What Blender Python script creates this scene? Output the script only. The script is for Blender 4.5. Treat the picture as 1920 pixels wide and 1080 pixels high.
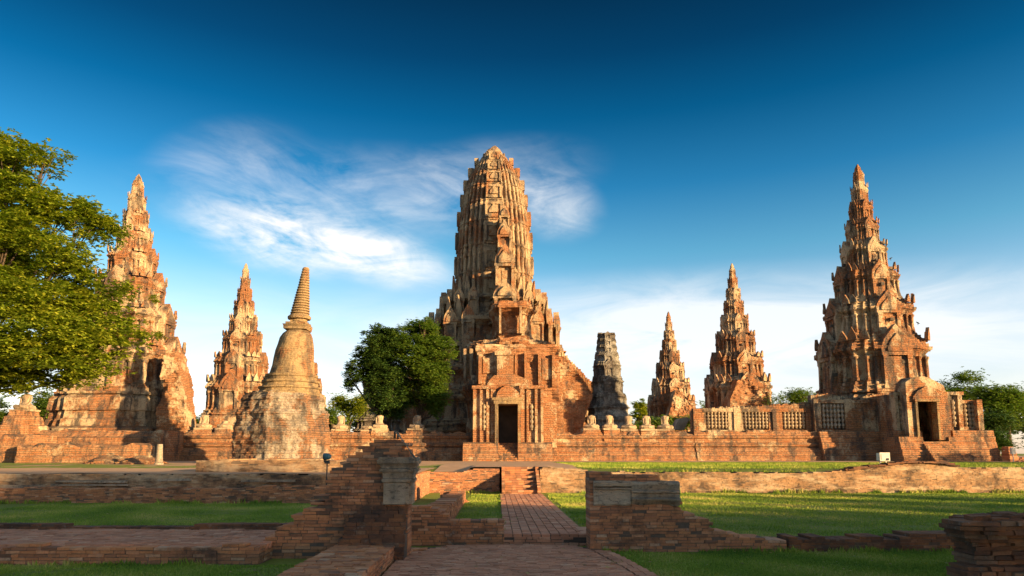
import bpy, math, random
from mathutils import Vector, noise, Matrix
from math import sin, cos, pi, radians, tan, atan2
for o in list(bpy.data.objects): bpy.data.objects.remove(o)
SC = bpy.context.scene
C = SC.collection
# ------------------------------------------------------------------ camera
EYE = 0.485; FPX = 1280.0; PITCH = radians(7.0); VPX = 930.0; HOR = 850.0
PYC = HOR - FPX*tan(PITCH)
cam = bpy.data.objects.new('camera', bpy.data.cameras.new('camera')); C.objects.link(cam)
cam.data.sensor_width = 36; cam.data.lens = 36*FPX/1920
cam.location = (0, 0, EYE); cam.rotation_euler = (pi/2+PITCH, 0, 0)
cam.data.shift_x = (960-VPX)/1920; cam.data.shift_y = (PYC-540)/1920
cam.data.clip_start = 0.1; cam.data.clip_end = 5000
SC.camera = cam
SC.render.resolution_x = 1920; SC.render.resolution_y = 1080
SC.view_settings.view_transform = 'Standard'; SC.view_settings.look = 'None'
SC.view_settings.exposure = 1.62; SC.view_settings.gamma = 1
def W(px, py, Y):
    xc = (px-VPX)/FPX; yc = (PYC-py)/FPX
    dy = cos(PITCH)-yc*sin(PITCH); dz = sin(PITCH)+yc*cos(PITCH)
    return xc/dy*Y, EYE+dz/dy*Y
def WX(px, Y, py=850): return W(px, py, Y)[0]
def WZ(py, Y): return W(930, py, Y)[1]
# ------------------------------------------------------------------ light
SUN_AZ = radians(56); SUN_EL = radians(10)
ldir = Vector((-sin(SUN_AZ)*cos(SUN_EL), cos(SUN_AZ)*cos(SUN_EL), -sin(SUN_EL)))
sun = bpy.data.objects.new('sun', bpy.data.lights.new('sun', 'SUN')); C.objects.link(sun)
sun.data.energy = 5.0; sun.data.angle = radians(0.55); sun.data.color = (1.0, 0.68, 0.32)
sun.rotation_euler = ldir.to_track_quat('-Z', 'Y').to_euler(); sun.location = (60, -40, 40)
world = bpy.data.worlds.new('World'); SC.world = world; world.use_nodes = True
wn = world.node_tree; wn.nodes.clear()

class NT:
    def __init__(s, tree): s.t = tree
    def n(s, typ, **kw):
        nd = s.t.nodes.new(typ)
        for k, v in kw.items(): setattr(nd, k, v)
        return nd
    def l(s, a, b): s.t.links.new(a, b)
    def put(s, sock, v):
        if isinstance(v, bpy.types.NodeSocket): s.l(v, sock)
        else: sock.default_value = v
    def m(s, op, a, b=0.0, c=None, clamp=False):
        nd = s.n('ShaderNodeMath', operation=op, use_clamp=clamp)
        s.put(nd.inputs[0], a); s.put(nd.inputs[1], b)
        if c is not None: s.put(nd.inputs[2], c)
        return nd.outputs[0]
    def ramp(s, fac, stops, interp='LINEAR'):
        nd = s.n('ShaderNodeValToRGB'); r = nd.color_ramp; r.interpolation = interp
        while len(r.elements) > 1: r.elements.remove(r.elements[-1])
        for i, (p, c) in enumerate(stops):
            e = r.elements[0] if i == 0 else r.elements.new(p)
            e.position = p
            if not hasattr(c, '__len__'): c = (c, c, c)
            e.color = (*c[:3], 1)
        s.put(nd.inputs[0], fac); return nd.outputs[0]
    def mix(s, fac, a, b, blend='MIX'):
        nd = s.n('ShaderNodeMix', data_type='RGBA', blend_type=blend)
        s.put(nd.inputs[0], fac)
        for i, v in ((6, a), (7, b)):
            if not isinstance(v, bpy.types.NodeSocket) and len(v) == 3: v = (*v, 1)
            s.put(nd.inputs[i], v)
        return nd.outputs[2]
    def noise(s, vec, scale, detail=4, rough=.55, dist=0.0):
        nd = s.n('ShaderNodeTexNoise'); s.put(nd.inputs['Vector'], vec)
        nd.inputs['Scale'].default_value = scale; nd.inputs['Detail'].default_value = detail
        nd.inputs['Roughness'].default_value = rough; nd.inputs['Distortion'].default_value = dist
        return nd.outputs[0]
    def xyz(s, x, y, z):
        nd = s.n('ShaderNodeCombineXYZ')
        s.put(nd.inputs[0], x); s.put(nd.inputs[1], y); s.put(nd.inputs[2], z); return nd.outputs[0]
    def sep(s, v):
        nd = s.n('ShaderNodeSeparateXYZ'); s.put(nd.inputs[0], v); return nd.outputs
    def vmul(s, v, k):
        nd = s.n('ShaderNodeVectorMath', operation='MULTIPLY'); s.put(nd.inputs[0], v); nd.inputs[1].default_value = k
        return nd.outputs[0]

# ---- sky: physical sky, graded by elevation, unseen part above the frame boosted warm as fill light, high cloud veils by direction
g = NT(wn)
sky = g.n('ShaderNodeTexSky', sky_type='NISHITA'); sky.sun_disc = False
sky.sun_elevation = SUN_EL; sky.sun_rotation = atan2(sin(SUN_AZ), -cos(SUN_AZ))
sky.altitude = 0; sky.air_density = 1.0; sky.dust_density = 0.6; sky.ozone_density = 3.0
tc = g.n('ShaderNodeTexCoord'); sx, sy, sz = g.sep(tc.outputs['Generated'])
az = g.m('MULTIPLY', g.m('ARCTAN2', sx, sy), 180/pi)
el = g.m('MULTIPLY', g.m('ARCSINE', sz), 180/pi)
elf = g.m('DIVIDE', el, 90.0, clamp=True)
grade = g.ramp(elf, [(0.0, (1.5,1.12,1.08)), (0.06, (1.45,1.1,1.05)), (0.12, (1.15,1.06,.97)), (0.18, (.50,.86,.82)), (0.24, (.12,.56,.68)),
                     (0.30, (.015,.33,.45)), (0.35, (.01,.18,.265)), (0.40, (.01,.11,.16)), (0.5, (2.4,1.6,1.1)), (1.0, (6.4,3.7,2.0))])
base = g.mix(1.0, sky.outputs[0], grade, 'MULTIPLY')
cv = g.xyz(g.m('MULTIPLY', az, .035), g.m('MULTIPLY', el, .11), 0.0)
wisp = g.noise(cv, 2.6, 8, .62, 1.1)
wisp2 = g.noise(g.xyz(g.m('ADD', g.m('MULTIPLY', az, .045), g.m('MULTIPLY', el, .05)), g.m('MULTIPLY', el, .09), 3.3), 4.0, 8, .6, .6)
def blob(a0, e0, ra, re, p=1.0, tilt=0.0):
    da = g.m('SUBTRACT', az, a0); de = g.m('SUBTRACT', g.m('SUBTRACT', el, e0), g.m('MULTIPLY', da, tilt))
    d = g.m('ADD', g.m('POWER', g.m('ABSOLUTE', g.m('DIVIDE', da, ra)), 2.0), g.m('POWER', g.m('ABSOLUTE', g.m('DIVIDE', de, re)), 2.0))
    return g.m('MULTIPLY', g.m('POWER', g.m('SUBTRACT', 1.0, g.m('MULTIPLY', d, .7), clamp=True), 1.8), p)
def add(*xs):
    r = xs[0]
    for x in xs[1:]: r = g.m('ADD', r, x)
    return r
k1 = add(blob(-17.5, 17.2, 8.5, 3.0, 1.75, -.10), blob(-9.5, 16.0, 6.5, 2.4, 1.3, -.15), blob(-12, 20.5, 17, 4.2, .42, .06), blob(4.5, 20.6, 4.6, 3.0, .75, -.15), blob(-1, 22.5, 10, 3.2, .30, .1), blob(-22, 22.5, 6, 3, .25, .2))
k1 = g.m('MULTIPLY', k1, g.ramp(g.m('ADD', g.m('MULTIPLY', wisp, .5), g.m('MULTIPLY', wisp2, .5)), [(.38, 0.03), (.50, .45), (.64, 1.0)]), clamp=True)
k2 = add(blob(15, 10.5, 24, 4.2, .85, .0), blob(-2, 5, 80, 9, .85), blob(30, 9.0, 22, 3.5, .55))
k2 = g.m('MULTIPLY', k2, g.ramp(wisp, [(.30, 0.35), (.65, 1.0)]), clamp=True)
cl = g.m('ADD', k1, g.m('MULTIPLY', k2, .8), clamp=True)
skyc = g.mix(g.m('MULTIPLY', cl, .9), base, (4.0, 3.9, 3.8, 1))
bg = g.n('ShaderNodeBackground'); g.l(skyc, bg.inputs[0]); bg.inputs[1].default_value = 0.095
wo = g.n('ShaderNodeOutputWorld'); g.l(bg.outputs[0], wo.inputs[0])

# ------------------------------------------------------------------ materials
def new_mat(name):
    m = bpy.data.materials.new(name); m.use_nodes = True; m.node_tree.nodes.clear()
    t = NT(m.node_tree); out = t.n('ShaderNodeOutputMaterial'); p = t.n('ShaderNodeBsdfPrincipled')
    t.l(p.outputs[0], out.inputs[0]); p.inputs['Roughness'].default_value = .92
    p.inputs['Specular IOR Level'].default_value = .15
    return m, t, p
def wallcoords(t):
    geo = t.n('ShaderNodeNewGeometry'); P = geo.outputs['Position']; N = geo.outputs['True Normal']
    px, py, pz = t.sep(P); nx, ny, nz = t.sep(N)
    isx = t.m('GREATER_THAN', t.m('ABSOLUTE', nx), t.m('ABSOLUTE', ny))
    top = t.m('GREATER_THAN', t.m('ABSOLUTE', nz), .75)
    u = t.m('ADD', t.m('MULTIPLY', px, t.m('SUBTRACT', 1.0, isx)), t.m('MULTIPLY', py, isx))
    u = t.m('ADD', t.m('MULTIPLY', u, t.m('SUBTRACT', 1.0, top)), t.m('MULTIPLY', px, top))
    v = t.m('ADD', t.m('MULTIPLY', pz, t.m('SUBTRACT', 1.0, top)), t.m('MULTIPLY', py, top))
    return P, u, v, nz, pz
def ruin_mat(name, brick=((.50,.195,.07), (.31,.10,.04)), mortar=(.42,.27,.16), stucco=(.70,.52,.33), dark=(.05,.045,.042),
             s_lo=.475, s_hi=.54, d_lo=.50, d_hi=.66, bw=.46, bh=.125, bump=.75, dmax=.85, smax=.9):
    m, t, p = new_mat(name)
    P, u, v, nz, pz = wallcoords(t)
    wob = t.noise(P, 1.3, 2)
    v2 = t.m('ADD', v, t.m('MULTIPLY', wob, .06))
    br = t.n('ShaderNodeTexBrick'); br.offset = .5
    t.l(t.xyz(u, v2, 0.0), br.inputs['Vector']); br.inputs['Scale'].default_value = 1
    br.inputs['Brick Width'].default_value = bw; br.inputs['Row Height'].default_value = bh
    br.inputs['Mortar Size'].default_value = bh*.15; br.inputs['Mortar Smooth'].default_value = .3
    br.inputs['Color1'].default_value = (0, 0, 0, 1); br.inputs['Color2'].default_value = (1, 1, 1, 1); br.inputs['Mortar'].default_value = (.5,.5,.5,1)
    n1 = t.noise(P, .42, 7, .62, .3); n2 = t.noise(t.vmul(P, (1.5,1.5,.35)), 1.0, 6, .65); n3 = t.noise(P, 4.0, 7, .78); n5 = t.noise(t.vmul(P, (1,1,2.2)), 9.0, 4, .75)
    n4 = t.noise(t.vmul(P, (.5,.5,4.0)), 1.6, 5, .6)
    bc = t.mix(t.m('ADD', t.m('MULTIPLY', br.outputs['Color'], .45), t.m('MULTIPLY', n3, .6), clamp=True), brick[0], brick[1])
    bc = t.mix(t.ramp(n4, [(.35, 0.0), (.7, .55)]), bc, mortar)
    bc = t.mix(br.outputs['Fac'], bc, tuple(c*.42 for c in mortar))
    sm = t.m('ADD', n1, t.m('MULTIPLY', t.m('SUBTRACT', n3, .5), .42))
    smask = t.ramp(sm, [(s_lo, 0.0), (s_hi, smax)])
    sc = t.mix(t.noise(P, 2.1, 5, .65), tuple(c*.62 for c in stucco), stucco)
    col = t.mix(smask, bc, sc)
    dm = t.m('ADD', n2, t.m('MULTIPLY', t.m('SUBTRACT', n3, .5), .40))
    col = t.mix(t.ramp(dm, [(d_lo, 0.0), (d_hi, dmax)]), col, t.mix(n3, tuple(c*.7 for c in dark), tuple(c*2.0 for c in dark)))
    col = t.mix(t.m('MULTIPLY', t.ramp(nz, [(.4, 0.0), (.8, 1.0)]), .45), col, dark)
    col = t.mix(t.ramp(n5, [(.33, .75), (.47, 0.0)]), col, tuple(c*.25 for c in brick[1]))
    col = t.mix(t.ramp(n5, [(.58, 0.0), (.72, .45)]), col, tuple(min(.8, c*1.15) for c in stucco))
    t.l(col, p.inputs['Base Color'])
    h = t.m('ADD', t.m('MULTIPLY', t.m('MULTIPLY', br.outputs['Fac'], t.m('SUBTRACT', 1.0, smask)), -1.0), t.m('ADD', t.m('MULTIPLY', n3, 2.0), t.m('MULTIPLY', n5, 1.6)))
    h = t.m('ADD', h, t.m('MULTIPLY', smask, .5))
    bp = t.n('ShaderNodeBump'); bp.inputs['Strength'].default_value = bump; bp.inputs['Distance'].default_value = .10
    t.l(h, bp.inputs['Height']); t.l(bp.outputs[0], p.inputs['Normal'])
    return m
M = {}
M['tower'] = ruin_mat('tower brick and stucco', d_lo=.49, d_hi=.60)
M['prang'] = ruin_mat('great tower stucco', stucco=(.56,.41,.25), s_lo=.41, s_hi=.50, d_lo=.49, d_hi=.62)
M['lit'] = ruin_mat('pale eroded brick', stucco=(.70,.50,.31), s_lo=.51, s_hi=.58, d_lo=.58, d_hi=.74)
M['base'] = ruin_mat('platform brick', mortar=(.52,.36,.22), s_lo=.55, s_hi=.62, d_lo=.50, d_hi=.62, dmax=.85)
M['stupa'] = ruin_mat('pale stupa plaster', stucco=(.45,.32,.17), s_lo=.38, s_hi=.46, d_lo=.48, d_hi=.66, dmax=.75)
M['stupa_base'] = ruin_mat('stupa drum brick', brick=((.40,.17,.075), (.24,.09,.045)), stucco=(.48,.40,.31), s_lo=.50, s_hi=.57, d_lo=.45, d_hi=.60)
M['dark'] = ruin_mat('black lichen stone', brick=((.16,.11,.08), (.09,.07,.06)), stucco=(.50,.46,.40), s_lo=.44, s_hi=.56, d_lo=.48, d_hi=.66, mortar=(.3,.26,.22))
M['plaster'] = ruin_mat('grey moulded plaster', brick=((.30,.24,.19), (.20,.16,.13)), stucco=(.44,.36,.27), s_lo=.30, s_hi=.5, d_lo=.50, d_hi=.66, bump=.35, bh=5, bw=9)
M['statue'] = ruin_mat('weathered statue stone', brick=((.46,.34,.22), (.34,.25,.17)), stucco=(.46,.34,.22), s_lo=.3, s_hi=.6, d_lo=.52, d_hi=.70, bump=.3, bh=5, bw=9)
def brick_geo_mat(name, stops, mortar=(.12,.085,.065), d_lo=.50, d_hi=.66, dmax=.8):
    m, t, p = new_mat(name)
    geo = t.n('ShaderNodeNewGeometry'); P = geo.outputs['Position']; nx, ny, nz = t.sep(geo.outputs['True Normal'])
    at = t.n('ShaderNodeAttribute'); at.attribute_name = 'rnd'; r = at.outputs['Fac']
    c = t.ramp(t.m('ABSOLUTE', r), stops)
    n3 = t.noise(P, 28, 5, .7); n1 = t.noise(P, 1.7, 6, .65); n2 = t.noise(P, 6, 5, .65)
    c = t.mix(t.ramp(n3, [(.3, 0.0), (.7, .45)]), c, tuple(x*.45 for x in stops[2][1]))
    c = t.mix(t.m('LESS_THAN', r, 0.0), c, mortar)
    c = t.mix(t.ramp(t.m('ADD', t.m('MULTIPLY', n1, .7), t.m('MULTIPLY', n2, .3)), [(d_lo, 0.0), (d_hi, dmax)]), c, (.035,.03,.028))
    if name == 'old sandy bricks': c = t.mix(t.m('MULTIPLY', t.ramp(t.noise(t.vmul(P, (.6,.6,2.5)), 1.3, 6, .65), [(.50, 0.0), (.60, .8)]), t.ramp(n2, [(.35, .3), (.6, 1.)])), c, (.50,.37,.24))
    c = t.mix(t.m('MULTIPLY', t.ramp(n2, [(.60, 0.0), (.72, .6)]), t.ramp(n3, [(.4, 0.), (.6, 1.)])), c, (.33,.29,.25))
    t.l(c, p.inputs['Base Color'])
    bp = t.n('ShaderNodeBump'); bp.inputs['Strength'].default_value = .6; bp.inputs['Distance'].default_value = .012
    t.l(t.m('ADD', n3, t.m('MULTIPLY', t.noise(P, 90, 3), .5)), bp.inputs['Height']); t.l(bp.outputs[0], p.inputs['Normal'])
    return m
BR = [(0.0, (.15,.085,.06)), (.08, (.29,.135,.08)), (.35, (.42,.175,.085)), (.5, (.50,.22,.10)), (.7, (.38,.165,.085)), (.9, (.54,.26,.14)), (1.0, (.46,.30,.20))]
M['bricks'] = brick_geo_mat('old red bricks', BR)
M['bricks_pale'] = brick_geo_mat('old sandy bricks', [(p_, (c_[0]*.45+.20, c_[1]*.6+.115, c_[2]*.6+.065)) for p_, c_ in BR], mortar=(.16,.11,.075), d_lo=.44, d_hi=.60)
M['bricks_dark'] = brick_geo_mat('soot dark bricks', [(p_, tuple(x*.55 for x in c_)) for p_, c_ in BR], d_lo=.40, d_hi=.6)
M['paver'] = brick_geo_mat('worn brick pavers', [(0.0, (.32,.145,.09)), (.25, (.44,.20,.12)), (.5, (.54,.25,.15)), (.75, (.38,.175,.11)), (1.0, (.56,.31,.20))], mortar=(.08,.06,.05), d_lo=.52, d_hi=.72, dmax=.6)
def grass_mat(name, cols, dirt=(.26,.17,.09), d0=.58, d1=.68):
    m, t, p = new_mat(name)
    geo = t.n('ShaderNodeNewGeometry'); P = geo.outputs['Position']
    n1 = t.noise(P, .5, 5); n2 = t.noise(P, 9, 6, .7); n3 = t.noise(P, 60, 3, .7)
    c = t.mix(t.ramp(n1, [(.3, 0.), (.7, 1.)]), cols[0], cols[1])
    c = t.mix(t.ramp(n2, [(.35, 0.), (.7, .8)]), c, cols[2])
    c = t.mix(t.m('MULTIPLY', t.ramp(n3, [(.3, .6), (.6, 0.)]), 1.0), c, tuple(x*.4 for x in cols[0]))
    c = t.mix(t.ramp(t.m('ADD', t.m('MULTIPLY', t.noise(P, .9, 6, .65), .8), t.m('MULTIPLY', n2, .2)), [(d0, 0.), (d1, .75)]), c, dirt)
    t.l(c, p.inputs['Base Color'])
    bp = t.n('ShaderNodeBump'); bp.inputs['Strength'].default_value = .9; bp.inputs['Distance'].default_value = .03
    t.l(t.m('ADD', n2, n3), bp.inputs['Height']); t.l(bp.outputs[0], p.inputs['Normal'])
    return m
M['lawn'] = grass_mat('lawn turf', ((.12,.17,.03), (.17,.22,.035), (.24,.24,.05)))
def blade_mat():
    m, t, p = new_mat('grass blades')
    at = t.n('ShaderNodeAttribute'); at.attribute_name = 'rnd'
    t.l(t.ramp(at.outputs['Fac'], [(0., (.09,.16,.022)), (.55, (.22,.29,.032)), (1., (.44,.36,.11))]), p.inputs['Base Color'])
    return m
M['blade'] = blade_mat()
def simple(name, c1, c2, scale=3, bump=.3, dist=.02, rough=.9):
    m, t, p = new_mat(name); geo = t.n('ShaderNodeNewGeometry'); P = geo.outputs['Position']
    n = t.noise(P, scale, 6, .65); t.l(t.mix(t.ramp(n, [(.3, 0.), (.7, 1.)]), c1, c2), p.inputs['Base Color'])
    bp = t.n('ShaderNodeBump'); bp.inputs['Strength'].default_value = bump; bp.inputs['Distance'].default_value = dist
    t.l(t.noise(P, scale*6, 5, .7), bp.inputs['Height']); t.l(bp.outputs[0], p.inputs['Normal'])
    p.inputs['Roughness'].default_value = rough
    return m
M['dirt'] = simple('packed earth', (.44,.27,.16), (.33,.20,.12), 1.6)
M['earth'] = simple('bare soil', (.16,.12,.085), (.10,.075,.055), 3.0, .6)
M['bark'] = simple('bark', (.11,.08,.055), (.055,.04,.03), 5, .8, .04)
M['bark_pale'] = simple('pale bark', (.30,.25,.18), (.16,.13,.10), 5, .6, .03)
M['blackpaint'] = simple('black painted metal', (.02,.025,.03), (.035,.04,.05), 8, .1, .002, .4)
M['bluepaint'] = simple('blue painted metal', (.02,.06,.10), (.025,.08,.12), 8, .1, .002, .45)
M['whitepaint'] = simple('dusty white metal', (.62,.58,.50), (.45,.42,.37), 12, .1, .002, .5)
M['glass'] = simple('lamp glass', (.10,.12,.14), (.14,.16,.18), 8, .02, .001, .12)
M['feather'] = simple('dark feathers', (.02,.02,.022), (.04,.04,.04), 20)
M['rope'] = simple('old grey cable', (.22,.2,.17), (.12,.11,.1), 20)
M['black_room'] = simple('dark opening fill', (.06,.05,.042), (.11,.085,.065), 2.0)  # near-black colour put in for the dark of doorways and tower holes
def leaf_mat(name, stops, tr=.35):
    m, t, p = new_mat(name)
    at = t.n('ShaderNodeAttribute'); at.attribute_name = 'rnd'
    c = t.ramp(at.outputs['Fac'], stops)
    t.l(c, p.inputs['Base Color']); p.inputs['Roughness'].default_value = .55; p.inputs['Specular IOR Level'].default_value = .3
    tl = t.n('ShaderNodeBsdfTranslucent'); t.l(t.mix(1.0, c, (1.3,1.5,.6,1), 'MULTIPLY'), tl.inputs[0])
    mx = t.n('ShaderNodeMixShader'); mx.inputs[0].default_value = tr
    t.l(p.outputs[0], mx.inputs[1]); t.l(tl.outputs[0], mx.inputs[2])
    out = [n_ for n_ in t.t.nodes if n_.type == 'OUTPUT_MATERIAL'][0]; t.l(mx.outputs[0], out.inputs[0])
    return m
M['leaf_bright'] = leaf_mat('bright green leaves', [(0, (.07,.11,.010)), (.5, (.21,.26,.018)), (1, (.40,.38,.035))])
M['leaf_mid'] = leaf_mat('green leaves', [(0, (.05,.10,.015)), (.5, (.11,.18,.024)), (1, (.22,.26,.035))])
M['leaf_dark'] = leaf_mat('dark glossy leaves', [(0, (.03,.065,.014)), (.5, (.055,.11,.02)), (1, (.12,.17,.028))], .2)

M['dry_leaf'] = leaf_mat('dry leaves', [(0, (.10,.055,.02)), (.5, (.22,.13,.05)), (1, (.30,.24,.06))], .1)

# ------------------------------------------------------------------ helpers
def tag(o, label=None, cat=None, group=None, kind=None):
    if label: o['label'] = label
    if cat: o['category'] = cat
    if group: o['group'] = group
    if kind: o['kind'] = kind
    return o
def empty(name, loc, label=None, cat=None, group=None):
    o = bpy.data.objects.new(name, None); C.objects.link(o); o.location = loc; o.empty_display_size = .3
    return tag(o, label, cat, group)
def wloc(o):
    v = Vector((0, 0, 0))
    while o: v += o.location; o = o.parent
    return v
class MB:
    def __init__(s): s.v = []; s.f = []; s.r = []
    def face(s, idx, r): s.f.append(idx); s.r.append(r)
    def box(s, x0, x1, y0, y1, z0, z1, r=None, j=0.0, bottom=True):
        if r is None: r = random.random()
        b = len(s.v); R = random.uniform
        for x, y, z in ((x0,y0,z0),(x1,y0,z0),(x1,y1,z0),(x0,y1,z0),(x0,y0,z1),(x1,y0,z1),(x1,y1,z1),(x0,y1,z1)):
            s.v.append((x+R(-j, j), y+R(-j, j), z+R(-j, j)) if j else (x, y, z))
        for q in ((0,1,5,4),(1,2,6,5),(2,3,7,6),(3,0,4,7),(4,5,6,7)) + (((3,2,1,0),) if bottom else ()):
            s.face(tuple(b+i for i in q), r)
    def prism(s, pts, y0, y1, r=.5, axis='y', off=(0,0,0)):
        b = len(s.v); n = len(pts)
        for yy in (y0, y1):
            for a, z in pts:
                s.v.append((a+off[0], yy+off[1], z+off[2]) if axis == 'y' else (yy+off[0], a+off[1], z+off[2]))
        for i in range(n):
            k = (i+1) % n; s.face((b+i, b+k, b+n+k, b+n+i), r)
        s.face(tuple(b+i for i in range(n))[::-1], r); s.face(tuple(b+n+i for i in range(n)), r)
    def rings(s, rings, cap0=False, cap1=True, r=.5):
        b = len(s.v); n = len(rings[0])
        for rg in rings: s.v.extend(rg)
        for k in range(len(rings)-1):
            for i in range(n):
                j = (i+1) % n; a = b+k*n
                s.face((a+i, a+j, a+n+j, a+n+i), r)
        if cap1: s.face(tuple(b+(len(rings)-1)*n+i for i in range(n)), r)
        if cap0: s.face(tuple(b+i for i in range(n))[::-1], r)
    def lathe(s, cx, cy, prof, n=16, r=.5, jit=0.0, ex=1.0, ey=1.0, cap0=False, lean=(0,0)):
        z0 = prof[0][1]; rg = []
        for rad, z in prof:
            ring = []
            for i in range(n):
                a = 2*pi*i/n; q = rad
                if jit: q += jit*noise.noise(Vector((cos(a)*rad*2.2+cx, sin(a)*rad*2.2+cy, z*2.4)))
                ring.append((cx+q*cos(a)*ex+lean[0]*(z-z0), cy+q*sin(a)*ey+lean[1]*(z-z0), z))
            rg.append(ring)
        s.rings(rg, cap0=cap0, r=r)
    def tube(s, pts, rads, n=7, r=.5):
        rg = []
        for i, p in enumerate(pts):
            p = Vector(p); a = Vector(pts[max(i-1, 0)]); c = Vector(pts[min(i+1, len(pts)-1)])
            d = (c-a).normalized() if (c-a).length > 1e-6 else Vector((0,0,1))
            u = d.cross(Vector((.3,.9,.1))).normalized(); w = d.cross(u)
            rg.append([tuple(p+(u*cos(2*pi*k/n)+w*sin(2*pi*k/n))*rads[i]) for k in range(n)])
        s.rings(rg, cap0=True, r=r)
    def build(s, name, mat, parent=None, smooth=False, local=False):
        me = bpy.data.meshes.new(name); off = Vector((0,0,0))
        if parent is not None and not local: off = wloc(parent)
        vs = s.v if off.length == 0 else [(a-off.x, b-off.y, c-off.z) for a, b, c in s.v]
        me.from_pydata(vs, [], s.f); me.materials.append(mat)
        at = me.attributes.new('rnd', 'FLOAT', 'FACE'); at.data.foreach_set('value', s.r)
        if smooth: me.polygons.foreach_set('use_smooth', [True]*len(me.polygons))
        me.update()
        o = bpy.data.objects.new(name, me); C.objects.link(o)
        if parent is not None: o.parent = parent
        return o
def copy_tree(o, parent=None):
    c = o.copy(); C.objects.link(c); c.parent = parent
    for ch in list(o.children): copy_tree(ch, c)
    return c
def interp(pts, x):
    if x <= pts[0][0]: return pts[0][1]
    for (a, b), (c, d) in zip(pts, pts[1:]):
        if x <= c: return b+(d-b)*(x-a)/max(c-a, 1e-9)
    return pts[-1][1]
def outline(pp, Y): return [W(px, py, Y) for px, py in pp]
def fbm(x, y, z, o=3): return noise.fractal(Vector((x, y, z)), .8, 2.0, o)

def brickwork(mb, x0, x1, y0, y1, z0, topf, bw=.19, bh=.047, jit=.006, axis='x', rag=.04, stepback=0.0, leftf=None, mort=.010):
    """courses of single bricks running along x (or y), as deep as the wall is thick"""
    z = z0; rowi = 0
    while True:
        row = []; u = x0 - random.uniform(0, bw) if rowi % 2 else x0
        while u < x1:
            w = bw*random.choice((.55, .9, 1.0, 1.05, 1.15, 1.25)); a = max(u, x0); b = min(u+w, x1); u += w
            if b-a < .03: continue
            mid = (a+b)/2
            if z+bh > topf(mid) + random.uniform(-rag, rag)*.5: continue
            row.append((a, b))
        h = bh*.84; q = .005; sb = stepback*rowi
        def put(c, r=None, j=0.0):
            if axis == 'x': mb.box(*c, r=r, j=j, bottom=False)
            else: mb.box(c[2], c[3], c[0], c[1], c[4], c[5], r=r, j=j, bottom=False)
        for i, (a, b) in enumerate(row):
            f = random.uniform(-jit, jit) + sb
            t_ = random.random()
            if t_ < .06: f += random.uniform(.01, .03)
            elif t_ > .97: f -= random.uniform(.008, .018)
            dz = random.uniform(-.003, .003)
            if random.random() > .012 or rowi < 2: put((a+q, b-q, y0+f, y1-random.uniform(-jit, jit), z+dz, z+h+dz), None, .0045)
            nxt = i+1 < len(row) and abs(row[i+1][0]-b) < .01
            put((a+.013, b+.013 if nxt else b-.013, y0+mort+sb, y1-mort, z-(bh-h)-.003, z+h-.005), -1)
        z += bh; rowi += 1
        if z > 3 or (not row and rowi > 3): break
def rubble(mb, cx, cy, cz, rx, ry, h, n, s=.12):
    for i in range(n):
        a = random.uniform(0, 2*pi); d = random.random()**.6
        x = cx+rx*d*cos(a); y = cy+ry*d*sin(a); z = cz+h*(1-d)*random.uniform(.3, 1)
        w, e, t_ = s*random.uniform(.5, 1.3), s*random.uniform(.4, .9), s*random.uniform(.25, .5)
        mb.box(x-w, x+w, y-e, y+e, z-t_, z+t_, j=s*.15)
    k = len(mb.v); ring = []
    mb.rings([[(cx+rx*q*cos(2*pi*i/14)*(1+.15*sin(i*2.7)), cy+ry*q*sin(2*pi*i/14), cz+zz-.02) for i in range(14)] for q, zz in ((1, 0), (.7, h*.45), (.3, h*.8), (.08, h*.9))], r=.4)

# ------------------------------------------------------------------ ground (setting)
LOW = -0.915; PLZ = -1.083; TER = -0.045
def sheet(name, x0, x1, y0, y1, zf, mat, n=40, m_=40, kind='structure'):
    mb = MB(); V = []
    for j in range(m_+1):
        for i in range(n+1):
            x = x0+(x1-x0)*i/n; y = y0+(y1-y0)*j/m_; mb.v.append((x, y, zf(x, y)))
    for j in range(m_):
        for i in range(n):
            a = j*(n+1)+i; mb.face((a, a+1, a+n+2, a+n+1), .5)
    return tag(mb.build(name, mat), kind=kind)
sheet('ground', -2500, 2500, -900, 3500, lambda x, y: -1.35, M['earth'], 4, 4)
sheet('near_lawn', -60, 70, -60, 12.0, lambda x, y: PLZ+.012*fbm(x*1.2, y*1.2, 0), M['lawn'], 200, 120)
sheet('lower_lawn', -60, 70, 12.15, 25.2, lambda x, y: LOW+.015*fbm(x*.8, y*.8, 0), M['lawn'], 200, 60)
sheet('lawn_strip', 1.70, 30, 11.5, 12.16, lambda x, y: LOW+.002-(.2 if y < 11.6 else 0), M['lawn'], 60, 8)
sheet('upper_lawn', -80, 110, 24.95, 44, lambda x, y: TER-.03+.02*fbm(x*.3, y*.3, 5)-.13*max(0, 1-(y-24.9)/3), M['lawn'], 100, 60)
sheet('terrace_ground', -80, 110, 43.0, 160, lambda x, y: TER+.02-.02*(y < 43.2), M['dirt'], 60, 60)
sheet('far_field', -900, 900, 155, 1600, lambda x, y: TER-.05, M['lawn'], 10, 10)
sheet('gravel_path', -2.6, 40, 41.6, 43.2, lambda x, y: TER+.012+.008*fbm(x*2, y*2, 1), M['dirt'], 80, 6)

# ------------------------------------------------------------------ foreground brickwork
random.seed(3)
def brick_thing(name, label, cat, mb, mat='bricks', group=None, parent=None):
    return tag(mb.build(name, M[mat], parent), label, cat, group)
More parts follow.
